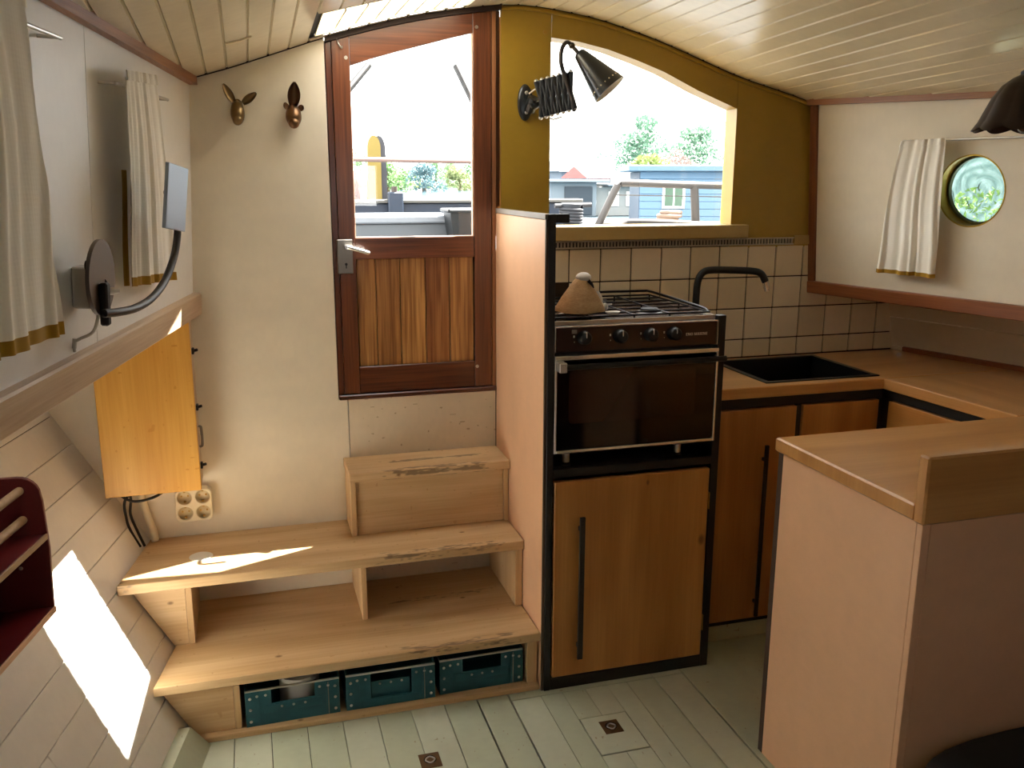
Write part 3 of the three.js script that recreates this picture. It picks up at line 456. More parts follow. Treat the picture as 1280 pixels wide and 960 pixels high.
// ---------------------------------------------------------------- oven cabinet
{
  const t = thing('oven_cabinet', 'tall oven cabinet with pink side panel, black frame and wooden door', 'cabinet', [0.02, 0, 0.25]);
  part(t, 'side_panel', box(-0.238, -0.227, 0, 1.319, 0.001, 0.472, 0.001, 'y'), M.pink, 'salmon pink side panel');
  part(t, 'panel_cap', box(-0.239, -0.222, 1.32, 1.334, 0.001, 0.474, 0.001, 'z'), M.greyEdge, 'grey cap strip'); part(t, 'edge_strip', box(-0.238, -0.2315, 0, 1.32, 0.4725, 0.4795, 0.0005, 'y'), std(0x5a4634, 0.5));
  part(t, 'frame_post', box(-0.231, -0.2125, 0.0, 1.334, 0.46, 0.484, 0.001, 'y'), M.black); part(t, 'frame_post', box(0.261, 0.284, 0.0, 1.058, 0.46, 0.484, 0.001, 'y'), M.black);
  part(t, 'bracket', box(-0.212, -0.176, 1.312, 1.334, 0.462, 0.482, 0.001), M.black);
  part(t, 'side_panel', box(0.266, 0.284, 0, 1.05, 0.001, 0.459, 0.001, 'y'), M.black, 'black side panel');
  part(t, 'shelf', box(-0.2265, 0.2655, 0.635, 0.657, 0.01, 0.459, 0.001), M.black); part(t, 'frame_rail', box(-0.212, 0.2605, 0.634, 0.657, 0.46, 0.483, 0.001), M.black); part(t, 'frame_rail', box(-0.212, 0.2605, 0.0, 0.036, 0.46, 0.483, 0.001), M.black);
  const d = part(t, 'door', box(-0.2075, 0.2565, 0.04, 0.6225, 0.468, 0.487, 0.0018, 'y'), M.front, 'orange-brown wooden door');
  part(d, 'handle', merge([box(-0.1415, -0.1265, 0.1, 0.524, 0.505, 0.513, 0.001, 'y'), box(-0.138, -0.13, 0.13, 0.142, 0.487, 0.506, 0.0005), box(-0.138, -0.13, 0.48, 0.492, 0.487, 0.506, 0.0005)]), M.black, 'long black bar handle');
  for (const y of [0.12, 0.5]) part(d, 'hinge', box(0.2568, 0.2606, y, y + 0.05, 0.474, 0.4895, 0.0008), M.brass);
  // cooker
  const k = thing('cooker', 'dark brown gas cooker with chrome-framed oven door in the tall cabinet', 'cooker', [0.025, 0.657, 0.25]);
  part(k, 'oven_body', box(-0.204, 0.257, 0.70, 1.043, 0.03, 0.464, 0.002), M.rubber);
  const cp = part(k, 'control_panel', box(-0.209, 0.2575, 0.978, 1.043, 0.464, 0.484, 0.002), M.darkBrown);
  part(cp, 'panel_edge', merge([box(-0.211, 0.2595, 1.0435, 1.0465, 0.462, 0.486, 0.0005), box(-0.2115, -0.2095, 0.978, 1.043, 0.464, 0.4855, 0.0004), box(0.258, 0.26, 0.978, 1.043, 0.464, 0.4855, 0.0004)]), M.chrome, 'chrome edging');
  for (const x of [-0.133, -0.031, 0.057, 0.125]) { const kn = part(k, 'knob', lathe([[0, 0.024], [0.011, 0.024], [0.0165, 0.021], [0.0175, 0.003], [0.019, 0]], [0, 0, 0], 24).rotateX(Math.PI / 2).translate(x, 1.016, 0.4842), M.blackMetal); part(kn, 'pointer', box(x - 0.0012, x + 0.0012, 1.018, 1.033, 0.5055, 0.5092, 0.0003), M.white_plastic); part(k, 'knob_mark', merge([box(x - 0.0285, x - 0.0245, 1.016, 1.022, 0.484, 0.4845, 0.0001), box(x - 0.0265, x - 0.0245, 1.003, 1.006, 0.484, 0.4845, 0.0001)]), M.white_plastic); }
  part(k, 'igniter_button', box(-0.166, -0.152, 1.027, 1.037, 0.484, 0.4865, 0.001), M.greyEdge);
  const dr = part(k, 'oven_door', box(-0.205, 0.259, 0.711, 0.957, 0.4645, 0.483, 0.002), M.ovenGlass, 'black glass oven door');
  part(dr, 'door_frame', merge([box(-0.211, 0.2655, 0.9575, 0.9685, 0.4645, 0.4875, 0.0012), box(-0.211, -0.2055, 0.703, 0.957, 0.466, 0.487, 0.001, 'y'), box(0.2595, 0.265, 0.703, 0.957, 0.466, 0.487, 0.001, 'y'), box(-0.2055, 0.2595, 0.703, 0.7105, 0.466, 0.487, 0.001)]), M.chrome, 'chrome door frame');
  const rr = (x0, x1, y0, y1, r) => { const o = []; for (const [cx, cy, a] of [[x1 - r, y1 - r, 0], [x0 + r, y1 - r, 1], [x0 + r, y0 + r, 2], [x1 - r, y0 + r, 3]]) for (let i = 0; i <= 5; i++) { const q = (a + i / 5) * Math.PI / 2; o.push([cx + r * Math.cos(q), cy + r * Math.sin(q)]); } return o; };
  part(dr, 'oven_window', extZ(rr(-0.171, 0.2, 0.783, 0.931, 0.014), 0.483, 0.4838), M.ovenInner, 'brownish oven window');
  part(dr, 'door_handle', merge([cyl([-0.195, 0.944, 0.514], [0.272, 0.944, 0.514], 0.0075, 0.0075, 14), box(0.245, 0.256, 0.938, 0.95, 0.487, 0.512, 0.001)]), M.blackMetal); part(dr, 'handle_bracket', box(-0.2105, -0.189, 0.931, 0.957, 0.487, 0.522, 0.002), M.chrome, 'chrome bracket');
  for (const x of [-0.164, 0.171]) { const f = part(k, 'foot', merge([cyl([x, 0.667, 0.448], [x, 0.695, 0.448], 0.0105, 0.0105, 18)]), M.steel); part(f, 'foot_pad', lathe([[0, 0], [0.013, 0], [0.014, 0.004], [0.011, 0.01], [0, 0.01]], [x, 0.6575, 0.448], 18), M.rubber); }
  part(k, 'rail', box(-0.19, 0.215, 0.6935, 0.6985, 0.455, 0.463, 0.001), M.iron);
  part(k, 'rear_foot_block', box(-0.18, 0.19, 0.6575, 0.699, 0.06, 0.09, 0.002), M.rubber);
  // hob
  part(k, 'hob_plate', box(-0.208, 0.257, 1.043, 1.05, 0.03, 0.466, 0.002), M.enamel, 'brown enamel hob plate');
  part(k, 'hob_rim', merge([box(-0.21, 0.259, 1.047, 1.058, 0.462, 0.468, 0.001), box(-0.21, -0.205, 1.047, 1.058, 0.03, 0.4615, 0.001), box(0.254, 0.259, 1.047, 1.058, 0.03, 0.4615, 0.001)]), M.steel);
  part(k, 'hob_end_cap', box(0.232, 0.2535, 1.05, 1.062, 0.445, 0.461, 0.002), M.white_plastic);
  for (const [x, z, r] of [[-0.1, 0.33, 0.04], [0.12, 0.34, 0.032], [0.04, 0.14, 0.04], [-0.12, 0.13, 0.03]]) { const bn = part(k, 'burner', lathe([[0, 0.006], [r * 1.15, 0.004], [r * 1.15, 0], [0, 0]], [x, 1.05, z], 24), M.steel); part(bn, 'burner_cap', lathe([[0, 0.016], [r * 0.75, 0.015], [r * 0.8, 0.012], [r * 0.8, 0.0062], [0, 0.0062]], [x, 1.05, z], 24), M.iron); }
  const bars = []; for (const z of [0.06, 0.13, 0.2, 0.265, 0.33, 0.395, 0.45]) bars.push(cyl([-0.2, 1.064, z], [0.25, 1.064, z], 0.0028, 0.0028, 6)); for (const x of [-0.2, -0.1, 0.025, 0.13, 0.25]) { bars.push(cyl([x, 1.0635, 0.06], [x, 1.0635, 0.45], 0.0028, 0.0028, 6)); for (const z of [0.06, 0.265, 0.45]) bars.push(cyl([x, 1.05, z], [x, 1.0635, z], 0.0028, 0.0028, 6)); }
  part(k, 'pan_support', merge(bars), M.iron);
  part(k, 'fiddle_rail', merge([tube([[0.252, 1.062, 0.44], [0.252, 1.07, 0.4], [0.252, 1.074, 0.1], [0.25, 1.074, 0.04]], 0.004, 20, 6), tube([[0.25, 1.074, 0.04], [0.12, 1.075, 0.04], [0.06, 1.074, 0.04]], 0.004, 12, 6)]), M.iron);
  const font = await new FontLoader().loadAsync('fonts/droid/droid_sans_bold.typeface.json');
  const tx = (s, size, x, y, z) => { const g = new TextGeometry(s, { font, size, depth: 0.0004, curveSegments: 3 }); g.translate(x, y, z); return g; };
  part(k, 'lettering', tx('ENO MARINE', 0.0075, 0.163, 1.007, 0.4838), std(0xcfcac0, 0.4), 'pale lettering on the control panel');
  // felt cosy and dish on the hob
  const c = thing('felt_cosy', 'beige felt cone-shaped cosy with whitish tip on the hob', 'cosy', [-0.095, 1.067, 0.36]);
  const cone = sheet((a, b) => { const q = a * 2 * Math.PI, prof = [[0.0, 0.071], [0.1, 0.069], [0.45, 0.05], [0.75, 0.031], [0.92, 0.02], [1.0, 0.004]]; let i = 0; while (i < 4 && b > prof[i + 1][0]) i++; const t = (b - prof[i][0]) / (prof[i + 1][0] - prof[i][0]); let r = prof[i][1] + (prof[i + 1][1] - prof[i][1]) * t; r *= 1 + 0.06 * (1 - b) * Math.sin(3 * q + 1) + 0.03 * Math.sin(7 * q); return [-0.097 + r * Math.cos(-q) + 0.004 * b, 1.068 + 0.094 * b, 0.36 + 0.85 * r * Math.sin(-q)]; }, 36, 14, 0.002);
  part(c, 'cone', cone, M.felt); part(c, 'tip', merge([ball([-0.09, 1.159, 0.362], 0.019, 1.15, 0.75, 1, 14)]), M.feltWhite, 'whitish folded tip');
  part(c, 'slit', tube([[-0.084, 1.153, 0.379], [-0.073, 1.143, 0.377], [-0.068, 1.131, 0.376]], 0.005, 10, 6), M.rubber, 'dark gap below the tip'); part(c, 'lining_edge', tube([[-0.055, 1.121, 0.375], [-0.047, 1.108, 0.378], [-0.043, 1.095, 0.378]], 0.0055, 10, 6), M.feltWhite); part(c, 'hem_tab', ball([-0.03, 1.078, 0.375], 0.011, 0.9, 1, 0.7, 10), M.feltWhite);
  const w = thing('hob_highlight', 'bright highlight built as a small white oval dish on the hob beside the felt cosy', 'glint_disc', [-0.03, 1.067, 0.43]);
  part(w, 'glint_disc', lathe([[0, 0.001], [0.014, 0.0015], [0.02, 0.006], [0.021, 0.006], [0.015, 0], [0, 0]], [0, 0, 0], 24).scale(1, 1, 0.75).translate(-0.03, 1.067, 0.43), M.white_plastic);  // white disc modelled in place of a bright highlight on the hob
}
// ---------------------------------------------------------------- worktop, sink, tap, base cabinets
{
  const wt = thing('worktop', 'brown wooden worktop around the black sink', 'worktop', [0.9, 0.793, 0.3]);
  const lx = (z) => liningX(0.82, z) - 0.002, sink = [[0.503, 0.045], [0.503, 0.365], [0.875, 0.365], [0.875, 0.045]];
  part(wt, 'slab', extY([[0.286, 0.002], [lx(0.002), 0.002], [lx(0.41), 0.41], [0.286, 0.41]], 0.796, 0.829, 'x', [sink], 0.0025), M.top);
  part(wt, 'slab', extY([[0.878, 0.4105], [lx(0.4105), 0.4105], [lx(1.37), 1.37], [1.3, 1.37], [1.3, 0.88], [0.912, 0.88]], 0.796, 0.829, 'z', [], 0.0025), M.top);
  const sk = thing('sink', 'black rectangular sink let into the wooden worktop', 'sink', [0.69, 0.66, 0.2]);
  const bl = std(0x0b0d10, 0.35);
  part(sk, 'rim', extY([[0.49, 0.033], [0.888, 0.033], [0.888, 0.377], [0.49, 0.377]], 0.8292, 0.8325, 'x', [[[0.509, 0.051], [0.509, 0.359], [0.869, 0.359], [0.869, 0.051]]], 0.001), bl);
  part(sk, 'bowl', merge([box(0.505, 0.509, 0.68, 0.8305, 0.047, 0.363, 0.001), box(0.869, 0.873, 0.68, 0.8305, 0.047, 0.363, 0.001), box(0.509, 0.869, 0.68, 0.8305, 0.047, 0.051, 0.001), box(0.509, 0.869, 0.68, 0.8305, 0.359, 0.363, 0.001), box(0.505, 0.873, 0.675, 0.68, 0.047, 0.363, 0.001)]), bl);
  part(sk, 'drain', lathe([[0, 0.002], [0.03, 0.002], [0.034, 0], [0.034, -0.001]], [0.69, 0.6805, 0.2], 24), M.steel);
  const tp = thing('tap', 'black swan-neck tap standing behind the cooker', 'tap', [0.408, 0.829, 0.07]);
  part(tp, 'spout', tube([[0.408, 0.85, 0.07], [0.408, 0.95, 0.07], [0.409, 1.05, 0.07], [0.412, 1.1, 0.07], [0.424, 1.126, 0.071], [0.45, 1.137, 0.073], [0.53, 1.136, 0.08], [0.605, 1.131, 0.088], [0.63, 1.12, 0.091], [0.643, 1.098, 0.093]], 0.0115, 60, 14), M.blackMetal);
  part(tp, 'aerator', merge([cyl([0.642, 1.1, 0.093], [0.649, 1.075, 0.094], 0.0105), cyl([0.649, 1.075, 0.094], [0.65, 1.067, 0.094], 0.0085)]), M.chrome); part(tp, 'base', lathe([[0, 0], [0.026, 0], [0.026, 0.006], [0.019, 0.012], [0.018, 0.03], [0, 0.03]], [0.408, 0.829, 0.07], 24), M.blackMetal);
  // sink cabinet
  const sc = thing('sink_cabinet', 'base cabinet with two wooden doors under the sink', 'cabinet', [0.58, 0, 0.2]);
  part(sc, 'carcass', merge([box(0.287, 0.3, 0.075, 0.795, 0.01, 0.38, 0.001), box(0.287, 0.885, 0.075, 0.09, 0.01, 0.38, 0.001)]), M.black);
  part(sc, 'frame', merge([box(0.287, 0.887, 0.764, 0.795, 0.375, 0.394, 0.001), box(0.588, 0.606, 0.075, 0.764, 0.375, 0.394, 0.001, 'y'), box(0.287, 0.887, 0.07, 0.083, 0.375, 0.394, 0.001), box(0.878, 0.9, 0.07, 0.764, 0.375, 0.398, 0.001, 'y')]), M.black, 'black frame');
  part(sc, 'kickboard', box(0.285, 0.9, 0.0005, 0.07, 0.352, 0.364, 0.001), M.floor[0]);
  const d1 = part(sc, 'door', box(0.29, 0.586, 0.085, 0.761, 0.383, 0.401, 0.0018, 'y'), M.frontB), d2 = part(sc, 'door', box(0.608, 0.876, 0.085, 0.761, 0.383, 0.401, 0.0018, 'y'), M.front);
  part(d1, 'handle', merge([box(0.474, 0.486, 0.1, 0.652, 0.417, 0.425, 0.001, 'y'), box(0.477, 0.483, 0.14, 0.15, 0.401, 0.418, 0.0005), box(0.477, 0.483, 0.6, 0.61, 0.401, 0.418, 0.0005)]), M.black);
  part(d2, 'handle', merge([box(0.63, 0.642, 0.2, 0.652, 0.417, 0.425, 0.001, 'y'), box(0.633, 0.639, 0.24, 0.25, 0.401, 0.418, 0.0005), box(0.633, 0.639, 0.6, 0.61, 0.401, 0.418, 0.0005)]), M.black);
  const rc = thing('side_cabinet', 'base cabinet with wooden front under the right worktop', 'cabinet', [0.95, 0, 0.65]);
  const RX = (z) => 0.889 + 0.07 * (z - 0.41);
  const face = (z0, z1, y0, y1, o0, o1) => extY([[RX(z0) + o0, z0], [RX(z1) + o0, z1], [RX(z1) + o1, z1], [RX(z0) + o1, z0]], y0, y1, 'z', [], 0.001);
  part(rc, 'frame', merge([face(0.4, 0.88, 0.764, 0.795, 0.006, 0.02), face(0.4, 0.88, 0.07, 0.083, 0.006, 0.02), face(0.4, 0.425, 0.083, 0.764, 0.006, 0.02)]), M.black, 'black frame'); part(rc, 'drawer_front', face(0.427, 0.875, 0.085, 0.761, 0, 0.018), M.front);
  part(rc, 'carcass', face(0.4, 0.88, 0.07, 0.09, 0.02, 0.3), M.black);
}
// peninsula
{
  const t = thing('peninsula_cabinet', 'salmon pink painted peninsula cabinet with dark far edge', 'cabinet', [0.7, 0, 1.13]);
  part(t, 'side_panel', box(0.212, 0.226, 0.0, 0.7935, 0.904, 1.348, 0.001, 'y'), M.pink); part(t, 'corner_strip', box(0.212, 0.23, 0.0, 0.7935, 1.3485, 1.364, 0.001, 'y'), M.pink);
  part(t, 'edge_panel', box(0.212, 0.226, 0.0, 0.7935, 0.885, 0.9035, 0.001, 'y'), std(0x44332b, 0.5), 'dark brown wooden edge');
  part(t, 'front_panel', box(0.2305, 1.58, 0.0, 0.7935, 1.352, 1.3638, 0.001, 'x'), M.pink);
  part(t, 'inner_panel', box(0.227, 1.3, 0.07, 0.7935, 0.886, 0.902, 0.001, 'x'), M.front);
  for (const y of [0.56, 0.71]) part(t, 'handle', merge([tube([[0.24, y - 0.03, 0.886], [0.24, y - 0.03, 0.866], [0.24, y + 0.03, 0.866], [0.24, y + 0.03, 0.886]], 0.004, 20, 8)]), M.steel);
  const p = thing('peninsula_worktop', 'light brown wooden peninsula top with raised board along one edge', 'worktop', [0.7, 0.795, 1.13]);
  part(p, 'slab', extY([[0.204, 0.8815], [1.298, 0.8815], [1.298, 1.3445], [0.204, 1.3445]], 0.795, 0.829, 'x', [], 0.004), M.top);
  part(p, 'raised_board', box(0.203, 1.58, 0.795, 0.9275, 1.345, 1.3725, 0.004), M.top);
  const b = thing('bench', 'low bench with black cushion against the pink peninsula front', 'bench', [0.8, 0, 1.75]);
  part(b, 'base', box(0.3, 1.5, 0.0005, 0.22, 1.4, 1.98, 0.003), M.trimDark);
  const cu = new THREE.SphereGeometry(1, 32, 20), pp = cu.attributes.position, sg = (v, e) => Math.sign(v) * Math.abs(v) ** e; for (let i = 0; i < pp.count; i++) pp.setXYZ(i, 0.85 + 0.67 * sg(pp.getX(i), 0.3), 0.287 + 0.07 * sg(pp.getY(i), 0.5), 1.69 + 0.315 * sg(pp.getZ(i), 0.3)); cu.computeVertexNormals();
  part(b, 'cushion', cu, M.cushion, 'black cushion');
}
// vent strip under the window sill
{
  const v = thing('vent_strip', 'long slotted metal vent strip between window sill and tiles', 'vent', [0.37, 1.207, 0]);
  part(v, 'backing', box(-0.056, 0.795, 1.208, 1.231, -0.006, 0.002, 0.0005), M.black); part(v, 'frame', merge([box(-0.056, 0.796, 1.2278, 1.2325, 0.002, 0.008, 0.0008), box(-0.056, 0.796, 1.2078, 1.2125, 0.002, 0.008, 0.0008)]), std(0xb3a68f, 0.5));
  const sl = []; for (let x = -0.054; x < 0.79; x += 0.0112) sl.push(box(x, x + 0.0052, 1.2127, 1.2276, 0.002, 0.0075, 0.0005)); part(v, 'slats', merge(sl), std(0xb3a68f, 0.5));
}
// ---------------------------------------------------------------- curtains
{
  // F: wall frame, side: +1 when w points into the cabin; a point of the cloth is (u along wall, v up, off the wall)
  const cloth = (F, side, name, label, g) => {
    const at = (u, v, o) => new THREE.Vector3(u, v, o * side).applyMatrix4(F), { tu, bu, tv, bv, o = 0.045, n = 7, hem = 0.022, sag = 0 } = g;
    const base = at((bu[0] + bu[1]) / 2, bv, o), t = thing(name, label, 'curtain', [base.x, base.y, base.z], 'linen curtains');
    const f = (b0, b1, amp, lift) => (a, b) => {
      const k = b0 + (b1 - b0) * b, e = k ** 0.85, u = (tu[0] + (tu[1] - tu[0]) * a) * (1 - e) + (bu[0] + (bu[1] - bu[0]) * a) * e ;
      const ph = 2 * Math.PI * n * (a + 0.04 * Math.sin(5 * k)), v = tv[0] + (tv[1] - tv[0]) * a + (bv + sag * a - tv[0] - (tv[1] - tv[0]) * a) * k;
      const p = at(u, v, o + lift + amp * (0.45 + 0.75 * k) * (Math.sin(ph + 1.3 * Math.sin(0.31 * ph)) * (0.65 + 0.35 * Math.sin(0.53 * ph + 2)) + 0.8 * Math.sin(0.37 * ph + 1 + k))); return [p.x, p.y, p.z];
    };
    const L = tv[0] - bv, hb = 1 - hem / L;
    part(t, 'cloth', sheet(f(0.03, hb, 0.0045, 0), 110, 24), M.linen); part(t, 'hem', sheet(f(hb, 1, 0.0045, 0), 110, 2), M.mustard, 'mustard hem');
    part(t, 'heading', sheet(f(0, 0.045, 0.006, 0.003), 110, 3), M.linen);
    if (g.lining) part(t, 'lining', sheet((a, b) => { const q = f(0.45, 1, 0.004, -0.016)(g.lining[0] + (g.lining[1] - g.lining[0]) * a, b); return q; }, 8, 14), M.mustard, 'mustard lining at the edge');
    return t;
  };
  const rod = (F, side, label, u0, u1, v, o, ret) => {
    const at = (u, w, k) => { const p = new THREE.Vector3(u, w, k * side).applyMatrix4(F); return [p.x, p.y, p.z]; };
    const t = thing('curtain_rod', label, 'curtain rod', at((u0 + u1) / 2, v, o), 'curtain rods');
    part(t, 'rod', merge([cyl(at(u0, v, o), at(u1, v, o), 0.0035, 0.0035, 8), ball(at(u0, v, o), 0.0035), ball(at(u1, v, o), 0.0035)]), M.steel);
    for (const u of ret) part(t, 'bracket', cyl(at(u, v, 0), at(u, v, o), 0.003, 0.003, 8), M.steel);
  };
  cloth(FL, -1, 'curtain', 'long cream linen curtain with mustard hem beside the reading lamp base', { tu: [1.16, 1.62], bu: [1.075, 1.62], tv: [0.575, 0.59], bv: 0.068, n: 11 });
  cloth(FL, -1, 'curtain', 'cream linen curtain with mustard lining between reading lamp and bulkhead', { tu: [0.495, 0.695], bu: [0.355, 0.69], tv: [0.532, 0.52], bv: 0.078, sag: 0.022, n: 8, hem: 0.02, lining: [0.86, 1.0] });
  cloth(FR, 1, 'curtain', 'cream linen curtain hanging beside the porthole', { tu: [0.364, 0.503], bu: [0.29, 0.49], tv: [0.452, 0.456], bv: 0.06, n: 6, hem: 0.012 });
  rod(FL, -1, 'steel curtain rod of the long curtain on the left cabin side', 0.985, 1.7, 0.535, 0.034, [0.99, 1.68]);
  rod(FL, -1, 'steel curtain rod of the curtain nearest the bulkhead on the left', 0.348, 0.72, 0.492, 0.034, [0.352, 0.712]);
  rod(FR, 1, 'thin steel curtain rod running above the porthole', 0.36, 1.1, 0.45, 0.034, [0.364, 1.09]);
}
// ---------------------------------------------------------------- gooseneck reading lamp on the left cabin side
{
  const t = thing('reading_lamp', 'black gooseneck reading lamp with round base and flat square head', 'reading lamp', [-1.22, 1.24, 0.9]);
  const L = (u, v, o) => { const p = new THREE.Vector3(u, v, -o).applyMatrix4(FL); return [p.x, p.y, p.z]; };
  part(t, 'wall_block', box(0.853, 0.9, 0.083, 0.158, -0.042, -0.0005, 0.003).applyMatrix4(FL), M.grayPlastic, 'pale grey wall block');
  part(t, 'base_disc', cyl(L(0.905, 0.142, 0.05), L(0.905, 0.142, 0.057), 0.068, 0.068, 40), std(0x6a6058, 0.4, { metalness: 0.5 }), 'round grey-brown disc');
  part(t, 'spacer', cyl(L(0.885, 0.125, 0.04), L(0.9, 0.13, 0.052), 0.012), M.blackMetal);
  part(t, 'upper_knob', cyl(L(0.93, 0.165, 0.038), L(0.93, 0.165, 0.05), 0.009), M.rubber); part(t, 'switch', merge([cyl(L(0.905, 0.118, 0.057), L(0.9, 0.118, 0.075), 0.007), cyl(L(0.9, 0.118, 0.075), L(0.898, 0.118, 0.084), 0.004)]), M.white_plastic, 'white push switch');
  part(t, 'clamp', box(0.912, 0.93, 0.058, 0.135, -0.072, -0.0572, 0.003).applyMatrix4(FL), M.rubber);
  part(t, 'gooseneck', tube([L(0.94, 0.083, 0.068), L(0.9, 0.08, 0.08), L(0.83, 0.078, 0.09), L(0.73, 0.084, 0.092), L(0.64, 0.108, 0.094), L(0.575, 0.155, 0.098), L(0.55, 0.205, 0.1), L(0.56, 0.25, 0.103)], 0.0078, 60, 12), std(0x2b2623, 0.5));
  part(t, 'cable', tube([L(0.925, 0.08, 0.055), L(0.915, 0.045, 0.04), L(0.91, 0.03, 0.015), L(0.91, 0.022, 0.004), L(0.905, 0.005, 0.003)], 0.003, 24, 6), M.grayPlastic); part(t, 'cable_plug', cyl(L(0.91, 0.03, 0.006), L(0.91, 0.012, 0.004), 0.004), M.grayPlastic);
  const hd = part(t, 'lamp_head', (() => { const a = L(0.7, 0.345, 0.1), q = new THREE.Vector3(...L(0.62, 0.28, 0.115)), U = new THREE.Vector3(0.05, -0.02, -0.13), V = new THREE.Vector3(0.0, 1, 0.2); const F = frame([q.x, q.y, q.z], U.toArray(), V.toArray()); return box(-0.045, 0.045, -0.066, 0.066, -0.004, 0.004, 0.001).applyMatrix4(F); })(), M.skyTintPlate, 'flat lamp head with the blue of reflected sky in its colour');
  part(hd, 'neck_joint', merge([cyl(L(0.56, 0.235, 0.103), L(0.59, 0.27, 0.108), 0.01), cyl(L(0.6, 0.29, 0.1), L(0.64, 0.29, 0.105), 0.009)]), M.grayPlastic);
}
// ---------------------------------------------------------------- dark red wall rack
{
  const t = thing('wall_rack', 'dark red open wall rack with wooden rails on the left hull side', 'rack', [-1.5, 0.57, 1.05]);
  const z0 = 0.79, z1 = 1.75, fx = (z) => -1.385 - 0.2 * (z - 0.8), hx = (y, z) => hullX(y, z) + 0.004;
  const end = (za) => { const s = [[hx(0.555, za), 0.555], [fx(za), 0.565], [fx(za) + 0.005, 0.7], [fx(za) + 0.002, 0.8]]; for (let i = 0; i <= 6; i++) { const a = (i / 6) * Math.PI / 2; s.push([fx(za) - 0.04 + 0.04 * Math.cos(a), 0.812 + 0.04 * Math.sin(a)]); } s.push([hx(0.852, za), 0.852]); return extZ(s, za - 0.006, za + 0.006, 'x', [], 0.0015); };
  part(t, 'end_panel', end(z0), M.red); part(t, 'end_panel', end(z1), M.red);
  const shelf = (y) => extY([[fx(z0) + 0.0, z0 + 0.0065], [fx(z1), z1 - 0.0065], [hx(y, z1), z1 - 0.0065], [hx(y, z0), z0 + 0.0065]], y, y + 0.01, 'z', [], 0.001), edge = (y) => extY([[fx(z0) + 0.0, z0 + 0.0065], [fx(z0) + 0.0045, z0 + 0.0065], [fx(z1) + 0.0045, z1 - 0.0065], [fx(z1), z1 - 0.0065]], y - 0.001, y + 0.011, 'z', [], 0.0008);
  part(t, 'shelf', shelf(0.566), M.red); part(t, 'shelf', shelf(0.722), M.red); part(t, 'shelf_edge', edge(0.722), M.dowel, 'bare wooden front edge'); part(t, 'shelf_edge', edge(0.566), M.pink, 'pale worn front edge');
  for (const [y, dx] of [[0.825, -0.035], [0.765, -0.035]]) part(t, 'rail', cyl([fx(z0) + dx, y, z0], [fx(z1) + dx, y, z1], 0.0085, 0.0085, 14), M.dowel, 'bare wooden rail');
  part(t, 'screw', ball([fx(z0) - 0.05, 0.665, z0 + 0.007], 0.004, 1, 1, 0.4, 10), M.steel);
}
